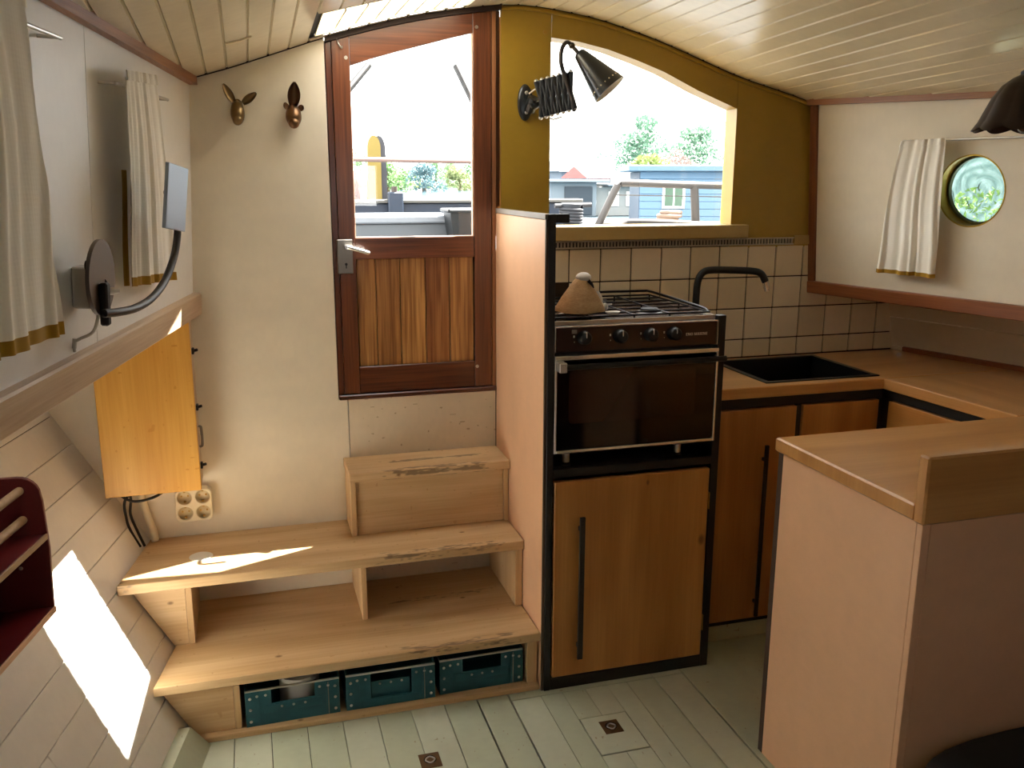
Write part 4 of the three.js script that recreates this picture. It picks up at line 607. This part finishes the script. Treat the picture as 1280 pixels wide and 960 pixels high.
// ---------------------------------------------------------------- plywood box, socket block, cables
{
  const b = thing('plywood_box', 'orange varnished plywood box mounted under the left ledge', 'box', [-1.25, 0.567, 0.06]);
  part(b, 'front_board', box(-1.377, -1.128, 0.567, 1.043, 0.108, 0.122, 0.0018, 'y'), M.ply); part(b, 'side_board', box(-1.142, -1.129, 0.568, 1.043, 0.001, 0.1075, 0.001, 'y'), M.ledge); part(b, 'side_board', box(-1.376, -1.363, 0.6, 1.043, 0.03, 0.1075, 0.001, 'y'), M.ply); part(b, 'bottom_board', box(-1.3625, -1.1425, 0.568, 0.58, 0.001, 0.1075, 0.001), M.ply);
  for (const y of [0.955, 0.795, 0.625]) { const c = part(b, 'catch', merge([box(-1.1288, -1.1225, y - 0.008, y + 0.008, 0.062, 0.082, 0.001), cyl([-1.123, y, 0.07], [-1.114, y + 0.003, 0.074], 0.004)]), M.rubber); }
  part(b, 'side_handle', tube([[-1.1285, 0.735, 0.055], [-1.121, 0.73, 0.055], [-1.121, 0.68, 0.055], [-1.1285, 0.675, 0.055]], 0.004, 20, 8), M.greyEdge);
  const s = thing('socket_block', 'cream four-way socket block under the plywood box', 'socket', [-1.158, 0.45, 0]);
  const rr = (x0, x1, y0, y1, r) => { const o = []; for (const [cx, cy, a] of [[x1 - r, y1 - r, 0], [x0 + r, y1 - r, 1], [x0 + r, y0 + r, 2], [x1 - r, y0 + r, 3]]) for (let i = 0; i <= 5; i++) { const q = (a + i / 5) * Math.PI / 2; o.push([cx + r * Math.cos(q), cy + r * Math.sin(q)]); } return o; };
  const ctr = [[-1.183, 0.517], [-1.133, 0.517], [-1.183, 0.47], [-1.133, 0.47]], ring = (x, y, r) => Array.from({ length: 28 }, (_, i) => [x + r * Math.cos(-i / 28 * 2 * Math.PI), y + r * Math.sin(-i / 28 * 2 * Math.PI)]);
  part(s, 'housing', extZ(rr(-1.209, -1.108, 0.444, 0.541, 0.015), 0.0005, 0.034, 'x', ctr.map(([x, y]) => ring(x, y, 0.0195)), 0.002), M.cream_plastic); part(s, 'back_plate', box(-1.203, -1.114, 0.45, 0.536, 0.0005, 0.004, 0.0005), M.cream_plastic);
  for (const [x, y] of ctr) { const i = part(s, 'socket_well', lathe([[0, 0.014], [0.019, 0.014], [0.0194, 0.033], [0.0198, 0.033]], [0, 0, 0], 28).rotateX(Math.PI / 2).translate(x, y, 0), M.socketIn); part(i, 'socket_holes', merge([cyl([x - 0.009, y, 0.0142], [x - 0.009, y, 0.0148], 0.0028), cyl([x + 0.009, y, 0.0142], [x + 0.009, y, 0.0148], 0.0028), box(x - 0.003, x + 0.003, y + 0.013, y + 0.018, 0.016, 0.024, 0.0005), box(x - 0.003, x + 0.003, y - 0.018, y - 0.013, 0.016, 0.024, 0.0005)]), M.brass); }
  for (const [i, p] of [[[-1.37, 0.6, 0.06], [-1.325, 0.55, 0.055], [-1.328, 0.49, 0.05], [-1.315, 0.44, 0.05], [-1.297, 0.393, 0.06]], [[-1.29, 0.575, 0.06], [-1.335, 0.54, 0.07], [-1.338, 0.48, 0.06], [-1.33, 0.44, 0.055], [-1.308, 0.394, 0.065]], [[-1.21, 0.575, 0.05], [-1.25, 0.545, 0.07], [-1.31, 0.535, 0.075], [-1.348, 0.555, 0.065], [-1.352, 0.575, 0.06]]].entries()) {
    const c = thing('cable', ['black cable running down from the plywood box beside the hull', 'second black cable looping down to the middle tread beside the hull', 'black cable loop hanging under the plywood box'][i], 'cable', p.at(-1)); part(c, 'wire', tube(p, 0.0038, 40, 8), M.rubber);
  }
  const c = thing('conduit', 'cream bent cable duct rising from the middle tread in the corner', 'conduit', [-1.28, 0.391, 0.02]); part(c, 'duct', tube([[-1.272, 0.392, 0.022], [-1.277, 0.43, 0.02], [-1.291, 0.48, 0.014], [-1.299, 0.53, 0.012], [-1.3, 0.6, 0.012]], 0.0105, 30, 10), M.cream_plastic);
}
// ---------------------------------------------------------------- animal head hooks
{
  const ell = (c, r, rot = [0, 0, 0], seg = 18) => { const g = new THREE.SphereGeometry(1, seg, 14); g.scale(...r); g.rotateX(rot[0]); g.rotateY(rot[1]); g.rotateZ(rot[2]); g.translate(...c); return g; };
  const leaf = (a, b, w, cup) => { // an ear: pointed leaf from a to b, hollow in front
    const A = new THREE.Vector3(...a), D = new THREE.Vector3(...b).sub(A), S = new THREE.Vector3().crossVectors(D, new THREE.Vector3(0, 0, 1)).normalize();
    return sheet((s, q) => { const k = Math.sin(Math.PI * Math.min(1, 0.12 + 0.88 * q)) ** 0.8 * w, x = (s * 2 - 1), p = A.clone().addScaledVector(D, q).addScaledVector(S, x * k); return [p.x, p.y, p.z + cup * (x * x) * k]; }, 8, 12, 0.003);
  };
  const r = thing('hare_hook', 'bronze hare head hook with two long ears on the cream wall', 'hook', [-0.967, 1.56, 0]);
  part(r, 'head', merge([ell([-0.9675, 1.592, 0.03], [0.0185, 0.034, 0.021], [-0.4, 0, 0], 24), ell([-0.9685, 1.574, 0.042], [0.0135, 0.016, 0.0135], [-0.4, 0, 0], 20), ell([-0.967, 1.61, 0.008], [0.015, 0.02, 0.012]), ell([-0.981, 1.597, 0.036], [0.0035, 0.004, 0.0035]), ell([-0.955, 1.597, 0.036], [0.0035, 0.004, 0.0035])]), M.bronze);
  part(r, 'ear', leaf([-0.976, 1.62, 0.028], [-1.0, 1.666, 0.028], 0.0085, 0.6), M.bronze); part(r, 'ear', leaf([-0.952, 1.617, 0.028], [-0.916, 1.645, 0.028], 0.0085, 0.6), M.bronze);
  const f = thing('squirrel_hook', 'bronze squirrel head hook with upright bushy plume beside the door', 'hook', [-0.82, 1.55, 0]);
  const br = std(0x7a5d44, 0.32, { metalness: 1 });
  part(f, 'head', merge([ell([-0.8205, 1.587, 0.028], [0.0215, 0.032, 0.021], [-0.4, 0, 0], 24), ell([-0.8215, 1.568, 0.042], [0.015, 0.0155, 0.014], [-0.4, 0, 0], 20), ell([-0.82, 1.6, 0.008], [0.018, 0.02, 0.012]), ell([-0.835, 1.588, 0.037], [0.004, 0.004, 0.004]), ell([-0.806, 1.588, 0.037], [0.004, 0.004, 0.004])]), br);
  part(f, 'ear', leaf([-0.836, 1.605, 0.026], [-0.842, 1.622, 0.026], 0.0055, 0.4), br); part(f, 'ear', leaf([-0.803, 1.603, 0.026], [-0.795, 1.616, 0.026], 0.0065, 0.4), br);
  part(f, 'plume', leaf([-0.82, 1.612, 0.022], [-0.814, 1.676, 0.03], 0.0145, 0.9), br);
}
// ---------------------------------------------------------------- scissor wall lamp
{
  const t = thing('scissor_lamp', 'black scissor-arm wall lamp with cone shade on the yellow post', 'wall lamp', [-0.148, 1.64, 0]);
  const bl = std(0x14191c, 0.3, { clearcoat: 0.4, clearcoatRoughness: 0.2 });
  const oval = lathe([[0, 0.012], [0.018, 0.011], [0.024, 0.006], [0.025, 0]], [0, 0, 0], 32).rotateX(Math.PI / 2).scale(0.95, 2.1, 1).translate(-0.148, 1.641, 0.0005); part(t, 'wall_plate', oval, bl, 'oval black wall plate');
  for (const y of [1.612, 1.668]) part(t, 'screw', ball([-0.147, y, 0.012], 0.0055, 1, 1, 0.5, 10), M.steel);
  part(t, 'pivot', merge([cyl([-0.138, 1.617, 0.012], [-0.132, 1.652, 0.035], 0.017), ball([-0.13, 1.637, 0.032], 0.019, 1, 1, 0.7, 16)]), bl);
  // lattice of crossing flat bars, folded close, running out from the wall to the right
  const A = [-0.122, 1.646, 0.05], Bq = [-0.042, 1.668, 0.12], n = 6, P = (k, s) => { const c = [0, 1, 2].map((i) => A[i] + (Bq[i] - A[i]) * k); return [c[0] + 0.012 * -s * 0.6, c[1] + 0.05 * s, c[2]]; };
  for (let i = 0; i < n; i++) for (const s of [-1, 1]) { const a = P((i + (s > 0 ? 0 : 0.15)) / n, s), b = P((i + 1) / n, -s), g = tube([a, [(a[0] + b[0]) / 2, (a[1] + b[1]) / 2, (a[2] + b[2]) / 2], b], 0.0085, 6, 6); part(t, 'lattice_bar', g, bl); }
  const pins = []; for (let i = 0; i <= n; i++) for (const s of [-1, 1]) { const p = P(i / n, s); pins.push(ball(p, 0.0072, 1, 1, 1, 8)); } part(t, 'pins', merge(pins), M.steel, 'bright pivot pins');
  part(t, 'flex', tube([[-0.14, 1.665, 0.014], [-0.12, 1.678, 0.03], [-0.105, 1.66, 0.045], [-0.1, 1.62, 0.05], [-0.085, 1.592, 0.06], [-0.06, 1.597, 0.08]], 0.0026, 40, 6), M.cream_plastic, 'pale flex');
  part(t, 'swing_arm', tube([[-0.036, 1.61, 0.12], [-0.045, 1.65, 0.12], [-0.065, 1.7, 0.12], [-0.079, 1.745, 0.12], [-0.076, 1.78, 0.12], [-0.062, 1.797, 0.12], [-0.048, 1.79, 0.12]], 0.0062, 50, 10), std(0x4a4440, 0.35, { metalness: 0.6 }));
  part(t, 'knuckle', merge([ball([-0.047, 1.789, 0.12], 0.0095), cyl([-0.047, 1.789, 0.12], [-0.026, 1.768, 0.122], 0.006)]), std(0x5a5248, 0.3, { metalness: 0.8 }));
  const ax = new THREE.Vector3(0.1, -0.128, 0.055).normalize(), top = new THREE.Vector3(-0.026, 1.77, 0.122), q = new THREE.Quaternion().setFromUnitVectors(new THREE.Vector3(0, 1, 0), ax);
  const sh = lathe([[0, -0.002], [0.012, -0.002], [0.0175, 0.003], [0.02, 0.012], [0.052, 0.136], [0.0505, 0.1365], [0.018, 0.013]], [0, 0, 0], 40); sh.applyQuaternion(q); sh.translate(...top.toArray()); const shade = part(t, 'shade', sh, bl, 'glossy black cone shade');
  const holes = []; for (let i = 0; i < 20; i++) { const a = i / 20 * 2 * Math.PI, g = ball([0.0468 * Math.cos(a), 0.117, 0.0468 * Math.sin(a)], 0.0024, 1, 1, 1, 6); g.applyQuaternion(q); g.translate(...top.toArray()); holes.push(g); } part(shade, 'pierced_dots', merge(holes), M.cream_plastic, 'ring of pale dots round the rim');
  const inn = lathe([[0.0, 0.03], [0.022, 0.03], [0.0495, 0.1355]], [0, 0, 0], 36); inn.applyQuaternion(q); inn.translate(...top.toArray()); part(shade, 'inner_face', inn, std(0xd8d2c6, 0.5, { side: THREE.DoubleSide }), 'pale inner face');
}
// ---------------------------------------------------------------- pendant lamp
{
  const X = 0.612, Z = 1.1, t = thing('pendant_lamp', 'dark brown pendant lamp with scalloped bell shade and clear bulb', 'pendant lamp', [X, 1.52, Z]);
  const prof = [[0, 0.026], [0.008, 0.042], [0.022, 0.06], [0.045, 0.076], [0.07, 0.087], [0.09, 0.096], [0.105, 0.107]];
  const bell = (d) => sheet((a, b) => { let i = Math.min(5, Math.floor(b * 6)); const k = b * 6 - i, y = prof[i][0] + (prof[i + 1][0] - prof[i][0]) * k, r0 = prof[i][1] + (prof[i + 1][1] - prof[i][1]) * k, s = Math.abs(Math.sin(a * Math.PI * 11)), r = (r0 - d) * (1 + 0.075 * b * (s - 0.5)); return [X + r * Math.cos(-a * 2 * Math.PI), 1.632 - y - 0.008 * b * b * b * s, Z + r * Math.sin(-a * 2 * Math.PI)]; }, 132, 18, 0.002);
  part(t, 'shade', bell(0), M.shade, 'ribbed bell shade with scalloped rim');
  part(t, 'gallery', lathe([[0, 0.06], [0.008, 0.058], [0.012, 0.04], [0.018, 0.03], [0.022, 0.012], [0.03, 0.006], [0.03, -0.002], [0, -0.002]], [X, 1.632, Z], 28), M.blackMetal);
  part(t, 'stem', cyl([X, 1.69, Z], [X, ceilY(X, Z) - 0.002, Z], 0.0065), M.blackMetal); part(t, 'ceiling_cap', lathe([[0, -0.014], [0.03, -0.012], [0.035, 0.004], [0, 0.004]], [X, ceilY(X, Z) - 0.004, Z], 24), M.blackMetal);
  part(t, 'bulb', lathe([[0, -0.085], [0.018, -0.082], [0.03, -0.07], [0.033, -0.055], [0.028, -0.035], [0.014, -0.012], [0.013, 0]], [X, 1.6, Z], 28), M.bulb, 'clear glass bulb'); part(t, 'bulb_socket', cyl([X, 1.595, Z], [X, 1.63, Z], 0.015), M.blackMetal);
}
// ---------------------------------------------------------------- outside, seen through the glass
{
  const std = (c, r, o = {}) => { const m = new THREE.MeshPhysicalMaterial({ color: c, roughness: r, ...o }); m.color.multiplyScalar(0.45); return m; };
  const water = struct('water', 'pale blue canal water around the boats', 'water', [0, 0.3, -40]); water.userData.kind = 'stuff';
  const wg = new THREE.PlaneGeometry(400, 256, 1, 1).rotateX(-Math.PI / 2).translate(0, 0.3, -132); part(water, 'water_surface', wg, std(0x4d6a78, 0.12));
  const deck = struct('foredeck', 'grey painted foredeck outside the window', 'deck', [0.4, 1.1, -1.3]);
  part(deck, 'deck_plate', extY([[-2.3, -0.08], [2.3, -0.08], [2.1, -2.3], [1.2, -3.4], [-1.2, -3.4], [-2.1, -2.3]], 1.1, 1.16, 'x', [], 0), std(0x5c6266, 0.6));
  const wall = thing('deck_box', 'low grey deck box with pale lid outside the door', 'deck box', [-0.4, 1.16, -1.3]);
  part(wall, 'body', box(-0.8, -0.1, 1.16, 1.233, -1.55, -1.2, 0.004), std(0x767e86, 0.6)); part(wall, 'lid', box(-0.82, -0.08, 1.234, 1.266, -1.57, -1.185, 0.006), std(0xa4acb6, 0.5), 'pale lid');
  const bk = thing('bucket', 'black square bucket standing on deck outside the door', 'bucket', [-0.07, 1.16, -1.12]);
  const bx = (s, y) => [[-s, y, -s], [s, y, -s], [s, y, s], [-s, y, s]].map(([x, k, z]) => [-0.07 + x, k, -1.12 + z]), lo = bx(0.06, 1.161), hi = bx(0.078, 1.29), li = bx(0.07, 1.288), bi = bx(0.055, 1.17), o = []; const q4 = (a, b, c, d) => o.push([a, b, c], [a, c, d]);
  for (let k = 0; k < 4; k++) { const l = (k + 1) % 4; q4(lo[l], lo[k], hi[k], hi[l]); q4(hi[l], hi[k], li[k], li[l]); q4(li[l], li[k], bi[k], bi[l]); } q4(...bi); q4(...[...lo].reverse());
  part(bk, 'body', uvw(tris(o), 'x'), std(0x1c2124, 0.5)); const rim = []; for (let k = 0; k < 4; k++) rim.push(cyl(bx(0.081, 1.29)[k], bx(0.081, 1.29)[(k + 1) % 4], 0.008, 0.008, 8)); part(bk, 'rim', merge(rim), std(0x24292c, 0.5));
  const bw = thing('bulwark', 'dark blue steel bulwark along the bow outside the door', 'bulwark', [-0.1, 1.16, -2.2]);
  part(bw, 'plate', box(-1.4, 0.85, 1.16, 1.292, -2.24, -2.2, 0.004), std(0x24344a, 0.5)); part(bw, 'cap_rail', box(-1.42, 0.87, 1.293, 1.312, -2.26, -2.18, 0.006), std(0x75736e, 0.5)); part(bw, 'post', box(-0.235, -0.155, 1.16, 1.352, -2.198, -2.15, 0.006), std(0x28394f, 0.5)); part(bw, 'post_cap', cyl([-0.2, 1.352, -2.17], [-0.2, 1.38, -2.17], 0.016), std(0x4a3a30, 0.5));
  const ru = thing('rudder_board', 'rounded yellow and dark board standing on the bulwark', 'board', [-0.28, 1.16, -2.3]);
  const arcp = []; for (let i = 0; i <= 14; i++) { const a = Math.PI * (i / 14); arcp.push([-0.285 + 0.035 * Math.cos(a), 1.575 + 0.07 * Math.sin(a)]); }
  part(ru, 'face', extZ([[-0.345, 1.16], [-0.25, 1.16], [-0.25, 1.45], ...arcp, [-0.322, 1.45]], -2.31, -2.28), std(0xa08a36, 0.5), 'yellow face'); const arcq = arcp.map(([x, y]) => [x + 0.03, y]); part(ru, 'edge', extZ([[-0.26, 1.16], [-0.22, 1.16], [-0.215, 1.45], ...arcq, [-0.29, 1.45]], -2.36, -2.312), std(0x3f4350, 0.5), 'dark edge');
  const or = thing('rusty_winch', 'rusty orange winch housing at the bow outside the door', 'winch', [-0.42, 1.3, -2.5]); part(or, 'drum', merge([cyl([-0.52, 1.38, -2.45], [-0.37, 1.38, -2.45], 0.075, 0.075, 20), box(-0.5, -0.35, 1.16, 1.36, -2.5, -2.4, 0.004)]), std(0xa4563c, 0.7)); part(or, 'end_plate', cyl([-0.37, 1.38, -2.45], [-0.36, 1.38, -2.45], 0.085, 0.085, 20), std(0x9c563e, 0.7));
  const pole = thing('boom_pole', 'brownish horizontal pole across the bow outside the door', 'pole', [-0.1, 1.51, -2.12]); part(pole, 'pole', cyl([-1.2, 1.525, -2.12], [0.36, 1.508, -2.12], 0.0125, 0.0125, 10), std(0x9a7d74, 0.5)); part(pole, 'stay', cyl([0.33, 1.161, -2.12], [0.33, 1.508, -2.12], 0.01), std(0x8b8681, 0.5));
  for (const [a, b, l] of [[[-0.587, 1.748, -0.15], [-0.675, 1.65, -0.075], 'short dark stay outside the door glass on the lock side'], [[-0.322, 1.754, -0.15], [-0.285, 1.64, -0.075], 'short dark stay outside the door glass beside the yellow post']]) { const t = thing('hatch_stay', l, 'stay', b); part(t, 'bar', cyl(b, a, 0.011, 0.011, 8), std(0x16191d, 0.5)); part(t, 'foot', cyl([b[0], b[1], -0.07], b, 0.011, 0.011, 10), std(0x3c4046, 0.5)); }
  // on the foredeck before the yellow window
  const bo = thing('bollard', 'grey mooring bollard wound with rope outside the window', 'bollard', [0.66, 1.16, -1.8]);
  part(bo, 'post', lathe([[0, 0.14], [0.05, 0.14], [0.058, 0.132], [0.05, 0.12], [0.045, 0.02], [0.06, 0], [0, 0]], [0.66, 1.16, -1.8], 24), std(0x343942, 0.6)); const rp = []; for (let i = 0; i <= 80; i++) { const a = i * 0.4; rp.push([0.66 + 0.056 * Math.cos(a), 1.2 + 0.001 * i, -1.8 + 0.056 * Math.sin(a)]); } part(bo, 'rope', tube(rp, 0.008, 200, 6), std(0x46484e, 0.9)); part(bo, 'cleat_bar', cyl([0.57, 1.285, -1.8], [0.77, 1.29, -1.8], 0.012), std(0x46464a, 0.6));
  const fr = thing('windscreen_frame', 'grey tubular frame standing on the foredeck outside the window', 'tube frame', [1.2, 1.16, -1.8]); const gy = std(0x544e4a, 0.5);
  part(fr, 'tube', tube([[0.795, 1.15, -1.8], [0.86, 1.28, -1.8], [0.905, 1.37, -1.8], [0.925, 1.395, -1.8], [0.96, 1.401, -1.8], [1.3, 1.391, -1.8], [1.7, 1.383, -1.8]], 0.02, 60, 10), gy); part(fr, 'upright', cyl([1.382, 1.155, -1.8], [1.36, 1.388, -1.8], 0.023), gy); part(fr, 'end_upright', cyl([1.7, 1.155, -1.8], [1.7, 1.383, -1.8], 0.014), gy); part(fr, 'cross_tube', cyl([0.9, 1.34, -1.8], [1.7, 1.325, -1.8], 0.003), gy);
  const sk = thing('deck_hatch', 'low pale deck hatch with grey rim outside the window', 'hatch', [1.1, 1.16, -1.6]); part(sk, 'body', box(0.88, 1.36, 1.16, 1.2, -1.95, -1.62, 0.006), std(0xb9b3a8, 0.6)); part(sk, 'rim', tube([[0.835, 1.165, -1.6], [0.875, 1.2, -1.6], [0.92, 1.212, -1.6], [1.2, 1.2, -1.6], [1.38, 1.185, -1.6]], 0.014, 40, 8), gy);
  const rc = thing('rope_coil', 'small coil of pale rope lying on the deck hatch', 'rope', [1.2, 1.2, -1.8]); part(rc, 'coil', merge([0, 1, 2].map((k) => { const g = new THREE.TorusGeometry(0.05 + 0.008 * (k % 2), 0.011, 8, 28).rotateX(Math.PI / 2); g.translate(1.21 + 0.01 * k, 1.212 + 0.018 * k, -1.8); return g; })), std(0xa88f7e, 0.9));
  // houseboats and houses across the water
  const building = (name, label, at) => thing(name, label, 'building', at, 'buildings across the water');
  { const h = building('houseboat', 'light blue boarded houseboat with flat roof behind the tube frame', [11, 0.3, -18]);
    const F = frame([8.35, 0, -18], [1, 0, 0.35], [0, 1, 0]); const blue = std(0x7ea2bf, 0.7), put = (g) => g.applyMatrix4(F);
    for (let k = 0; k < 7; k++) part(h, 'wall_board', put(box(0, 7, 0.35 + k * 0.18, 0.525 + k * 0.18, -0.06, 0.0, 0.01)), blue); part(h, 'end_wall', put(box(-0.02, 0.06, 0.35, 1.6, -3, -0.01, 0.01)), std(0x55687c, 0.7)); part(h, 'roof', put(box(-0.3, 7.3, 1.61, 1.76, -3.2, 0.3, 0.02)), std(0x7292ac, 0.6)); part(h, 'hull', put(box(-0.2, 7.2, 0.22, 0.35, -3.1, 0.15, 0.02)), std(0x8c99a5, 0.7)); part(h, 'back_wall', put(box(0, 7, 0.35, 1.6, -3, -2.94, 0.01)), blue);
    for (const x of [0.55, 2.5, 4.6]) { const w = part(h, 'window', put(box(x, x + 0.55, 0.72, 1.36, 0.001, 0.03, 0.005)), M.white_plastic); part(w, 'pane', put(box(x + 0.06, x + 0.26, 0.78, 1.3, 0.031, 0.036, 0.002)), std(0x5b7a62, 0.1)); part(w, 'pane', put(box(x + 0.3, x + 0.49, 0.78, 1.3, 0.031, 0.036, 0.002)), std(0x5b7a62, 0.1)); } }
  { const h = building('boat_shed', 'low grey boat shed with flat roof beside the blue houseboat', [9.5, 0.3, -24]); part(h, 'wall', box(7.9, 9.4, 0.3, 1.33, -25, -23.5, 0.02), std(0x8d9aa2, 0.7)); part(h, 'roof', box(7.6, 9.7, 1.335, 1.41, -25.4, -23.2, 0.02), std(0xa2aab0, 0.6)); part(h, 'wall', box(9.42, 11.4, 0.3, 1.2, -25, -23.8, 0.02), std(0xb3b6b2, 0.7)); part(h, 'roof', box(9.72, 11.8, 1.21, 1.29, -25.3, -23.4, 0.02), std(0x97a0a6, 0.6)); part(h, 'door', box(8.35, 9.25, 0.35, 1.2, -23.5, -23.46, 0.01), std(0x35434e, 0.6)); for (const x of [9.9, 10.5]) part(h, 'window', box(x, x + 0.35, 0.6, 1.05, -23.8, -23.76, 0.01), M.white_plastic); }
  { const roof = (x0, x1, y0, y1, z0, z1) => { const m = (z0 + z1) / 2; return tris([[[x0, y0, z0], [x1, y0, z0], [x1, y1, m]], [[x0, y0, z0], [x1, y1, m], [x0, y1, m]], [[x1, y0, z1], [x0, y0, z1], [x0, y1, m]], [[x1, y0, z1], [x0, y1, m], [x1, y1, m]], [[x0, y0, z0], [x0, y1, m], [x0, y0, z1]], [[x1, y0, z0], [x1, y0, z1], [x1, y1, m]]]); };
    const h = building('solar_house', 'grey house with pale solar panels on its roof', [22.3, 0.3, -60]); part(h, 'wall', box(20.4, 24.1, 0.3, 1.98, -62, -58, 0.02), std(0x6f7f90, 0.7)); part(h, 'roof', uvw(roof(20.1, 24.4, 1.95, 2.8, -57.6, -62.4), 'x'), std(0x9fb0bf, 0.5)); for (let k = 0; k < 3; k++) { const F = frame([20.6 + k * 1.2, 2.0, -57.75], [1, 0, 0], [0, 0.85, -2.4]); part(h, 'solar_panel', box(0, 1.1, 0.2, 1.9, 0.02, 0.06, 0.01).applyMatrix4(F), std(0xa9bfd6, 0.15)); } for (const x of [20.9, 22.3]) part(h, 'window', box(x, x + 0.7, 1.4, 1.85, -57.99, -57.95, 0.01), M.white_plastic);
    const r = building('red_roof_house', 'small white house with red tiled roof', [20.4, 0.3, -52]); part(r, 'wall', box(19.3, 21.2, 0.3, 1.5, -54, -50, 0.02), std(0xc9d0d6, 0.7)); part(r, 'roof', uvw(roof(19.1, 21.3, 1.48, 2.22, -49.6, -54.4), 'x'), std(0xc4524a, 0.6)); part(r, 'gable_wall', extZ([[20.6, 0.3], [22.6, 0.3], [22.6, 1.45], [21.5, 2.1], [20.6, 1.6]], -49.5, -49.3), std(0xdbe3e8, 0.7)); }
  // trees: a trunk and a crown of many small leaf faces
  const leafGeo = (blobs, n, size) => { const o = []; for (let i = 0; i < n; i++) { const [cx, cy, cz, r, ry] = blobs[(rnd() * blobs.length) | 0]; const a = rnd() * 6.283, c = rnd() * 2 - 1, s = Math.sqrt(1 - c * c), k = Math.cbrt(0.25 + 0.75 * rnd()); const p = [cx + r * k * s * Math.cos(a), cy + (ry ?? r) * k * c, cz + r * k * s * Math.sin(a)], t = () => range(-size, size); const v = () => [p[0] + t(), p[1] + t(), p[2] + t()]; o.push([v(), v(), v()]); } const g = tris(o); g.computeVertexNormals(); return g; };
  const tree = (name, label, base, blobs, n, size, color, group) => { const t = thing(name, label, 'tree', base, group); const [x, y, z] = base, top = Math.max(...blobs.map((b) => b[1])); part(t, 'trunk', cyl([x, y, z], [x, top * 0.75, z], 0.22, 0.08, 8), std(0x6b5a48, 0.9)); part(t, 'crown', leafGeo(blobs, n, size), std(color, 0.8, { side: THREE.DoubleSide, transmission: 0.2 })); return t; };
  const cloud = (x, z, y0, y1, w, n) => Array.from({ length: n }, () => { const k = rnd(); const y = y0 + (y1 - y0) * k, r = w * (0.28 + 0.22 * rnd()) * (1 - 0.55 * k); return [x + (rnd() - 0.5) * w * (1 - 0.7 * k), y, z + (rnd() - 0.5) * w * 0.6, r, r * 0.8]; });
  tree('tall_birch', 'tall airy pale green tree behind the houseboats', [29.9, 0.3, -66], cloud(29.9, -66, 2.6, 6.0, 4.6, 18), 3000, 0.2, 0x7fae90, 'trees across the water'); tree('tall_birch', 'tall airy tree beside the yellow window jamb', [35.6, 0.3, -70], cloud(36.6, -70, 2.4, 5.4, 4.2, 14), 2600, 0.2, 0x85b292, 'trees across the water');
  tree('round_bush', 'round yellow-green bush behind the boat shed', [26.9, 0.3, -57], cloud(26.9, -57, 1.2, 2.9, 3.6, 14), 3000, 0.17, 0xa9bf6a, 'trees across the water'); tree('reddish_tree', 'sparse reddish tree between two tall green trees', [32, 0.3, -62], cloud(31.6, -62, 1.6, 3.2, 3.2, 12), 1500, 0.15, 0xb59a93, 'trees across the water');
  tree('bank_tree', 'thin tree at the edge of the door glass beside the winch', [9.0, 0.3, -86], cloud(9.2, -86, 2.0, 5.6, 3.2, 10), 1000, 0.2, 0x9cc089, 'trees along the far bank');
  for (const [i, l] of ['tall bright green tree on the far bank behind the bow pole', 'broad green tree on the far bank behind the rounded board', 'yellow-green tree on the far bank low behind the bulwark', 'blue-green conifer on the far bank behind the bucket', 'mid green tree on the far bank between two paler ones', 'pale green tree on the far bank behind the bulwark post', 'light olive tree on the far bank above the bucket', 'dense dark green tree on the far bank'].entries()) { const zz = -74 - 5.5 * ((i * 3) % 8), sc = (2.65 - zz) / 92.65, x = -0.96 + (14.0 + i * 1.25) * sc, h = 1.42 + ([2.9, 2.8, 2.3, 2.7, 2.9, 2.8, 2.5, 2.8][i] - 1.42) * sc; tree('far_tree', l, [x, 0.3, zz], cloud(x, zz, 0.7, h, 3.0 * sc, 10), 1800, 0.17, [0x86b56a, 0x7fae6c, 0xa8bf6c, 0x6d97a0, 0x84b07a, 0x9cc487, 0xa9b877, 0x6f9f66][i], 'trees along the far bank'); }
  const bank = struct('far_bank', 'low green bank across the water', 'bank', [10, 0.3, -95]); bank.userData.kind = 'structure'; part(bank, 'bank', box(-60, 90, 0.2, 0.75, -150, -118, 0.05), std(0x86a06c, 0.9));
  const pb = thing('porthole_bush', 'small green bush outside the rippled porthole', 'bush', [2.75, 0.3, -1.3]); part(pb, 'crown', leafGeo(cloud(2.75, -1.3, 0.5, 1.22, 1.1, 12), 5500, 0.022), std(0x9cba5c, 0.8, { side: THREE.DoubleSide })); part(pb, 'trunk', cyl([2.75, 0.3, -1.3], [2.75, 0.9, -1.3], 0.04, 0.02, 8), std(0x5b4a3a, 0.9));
  const nb = thing('added_barge', 'pale aqua barge side added outside the porthole to block bright sky', 'barge', [4.0, 0.3, 0]); part(nb, 'side', box(3.8, 3.9, 0.3, 2.7, -3.7, 3.5, 0.02, 'z'), std(0xa2b4b2, 0.6)); part(nb, 'roof', box(3.7, 5.6, 2.71, 2.8, -3.8, 3.6, 0.02, 'z'), std(0x9aa6a8, 0.6)); part(nb, 'far_side', box(5.4, 5.5, 0.3, 2.7, -3.7, 3.5, 0.02, 'z'), std(0xa2b4b2, 0.6));  // pale wall added to hold back bright sky behind the porthole
}
scene.traverse((o) => { if (o.isMesh) { o.castShadow = true; o.receiveShadow = true; } });
renderer.render(scene, camera);
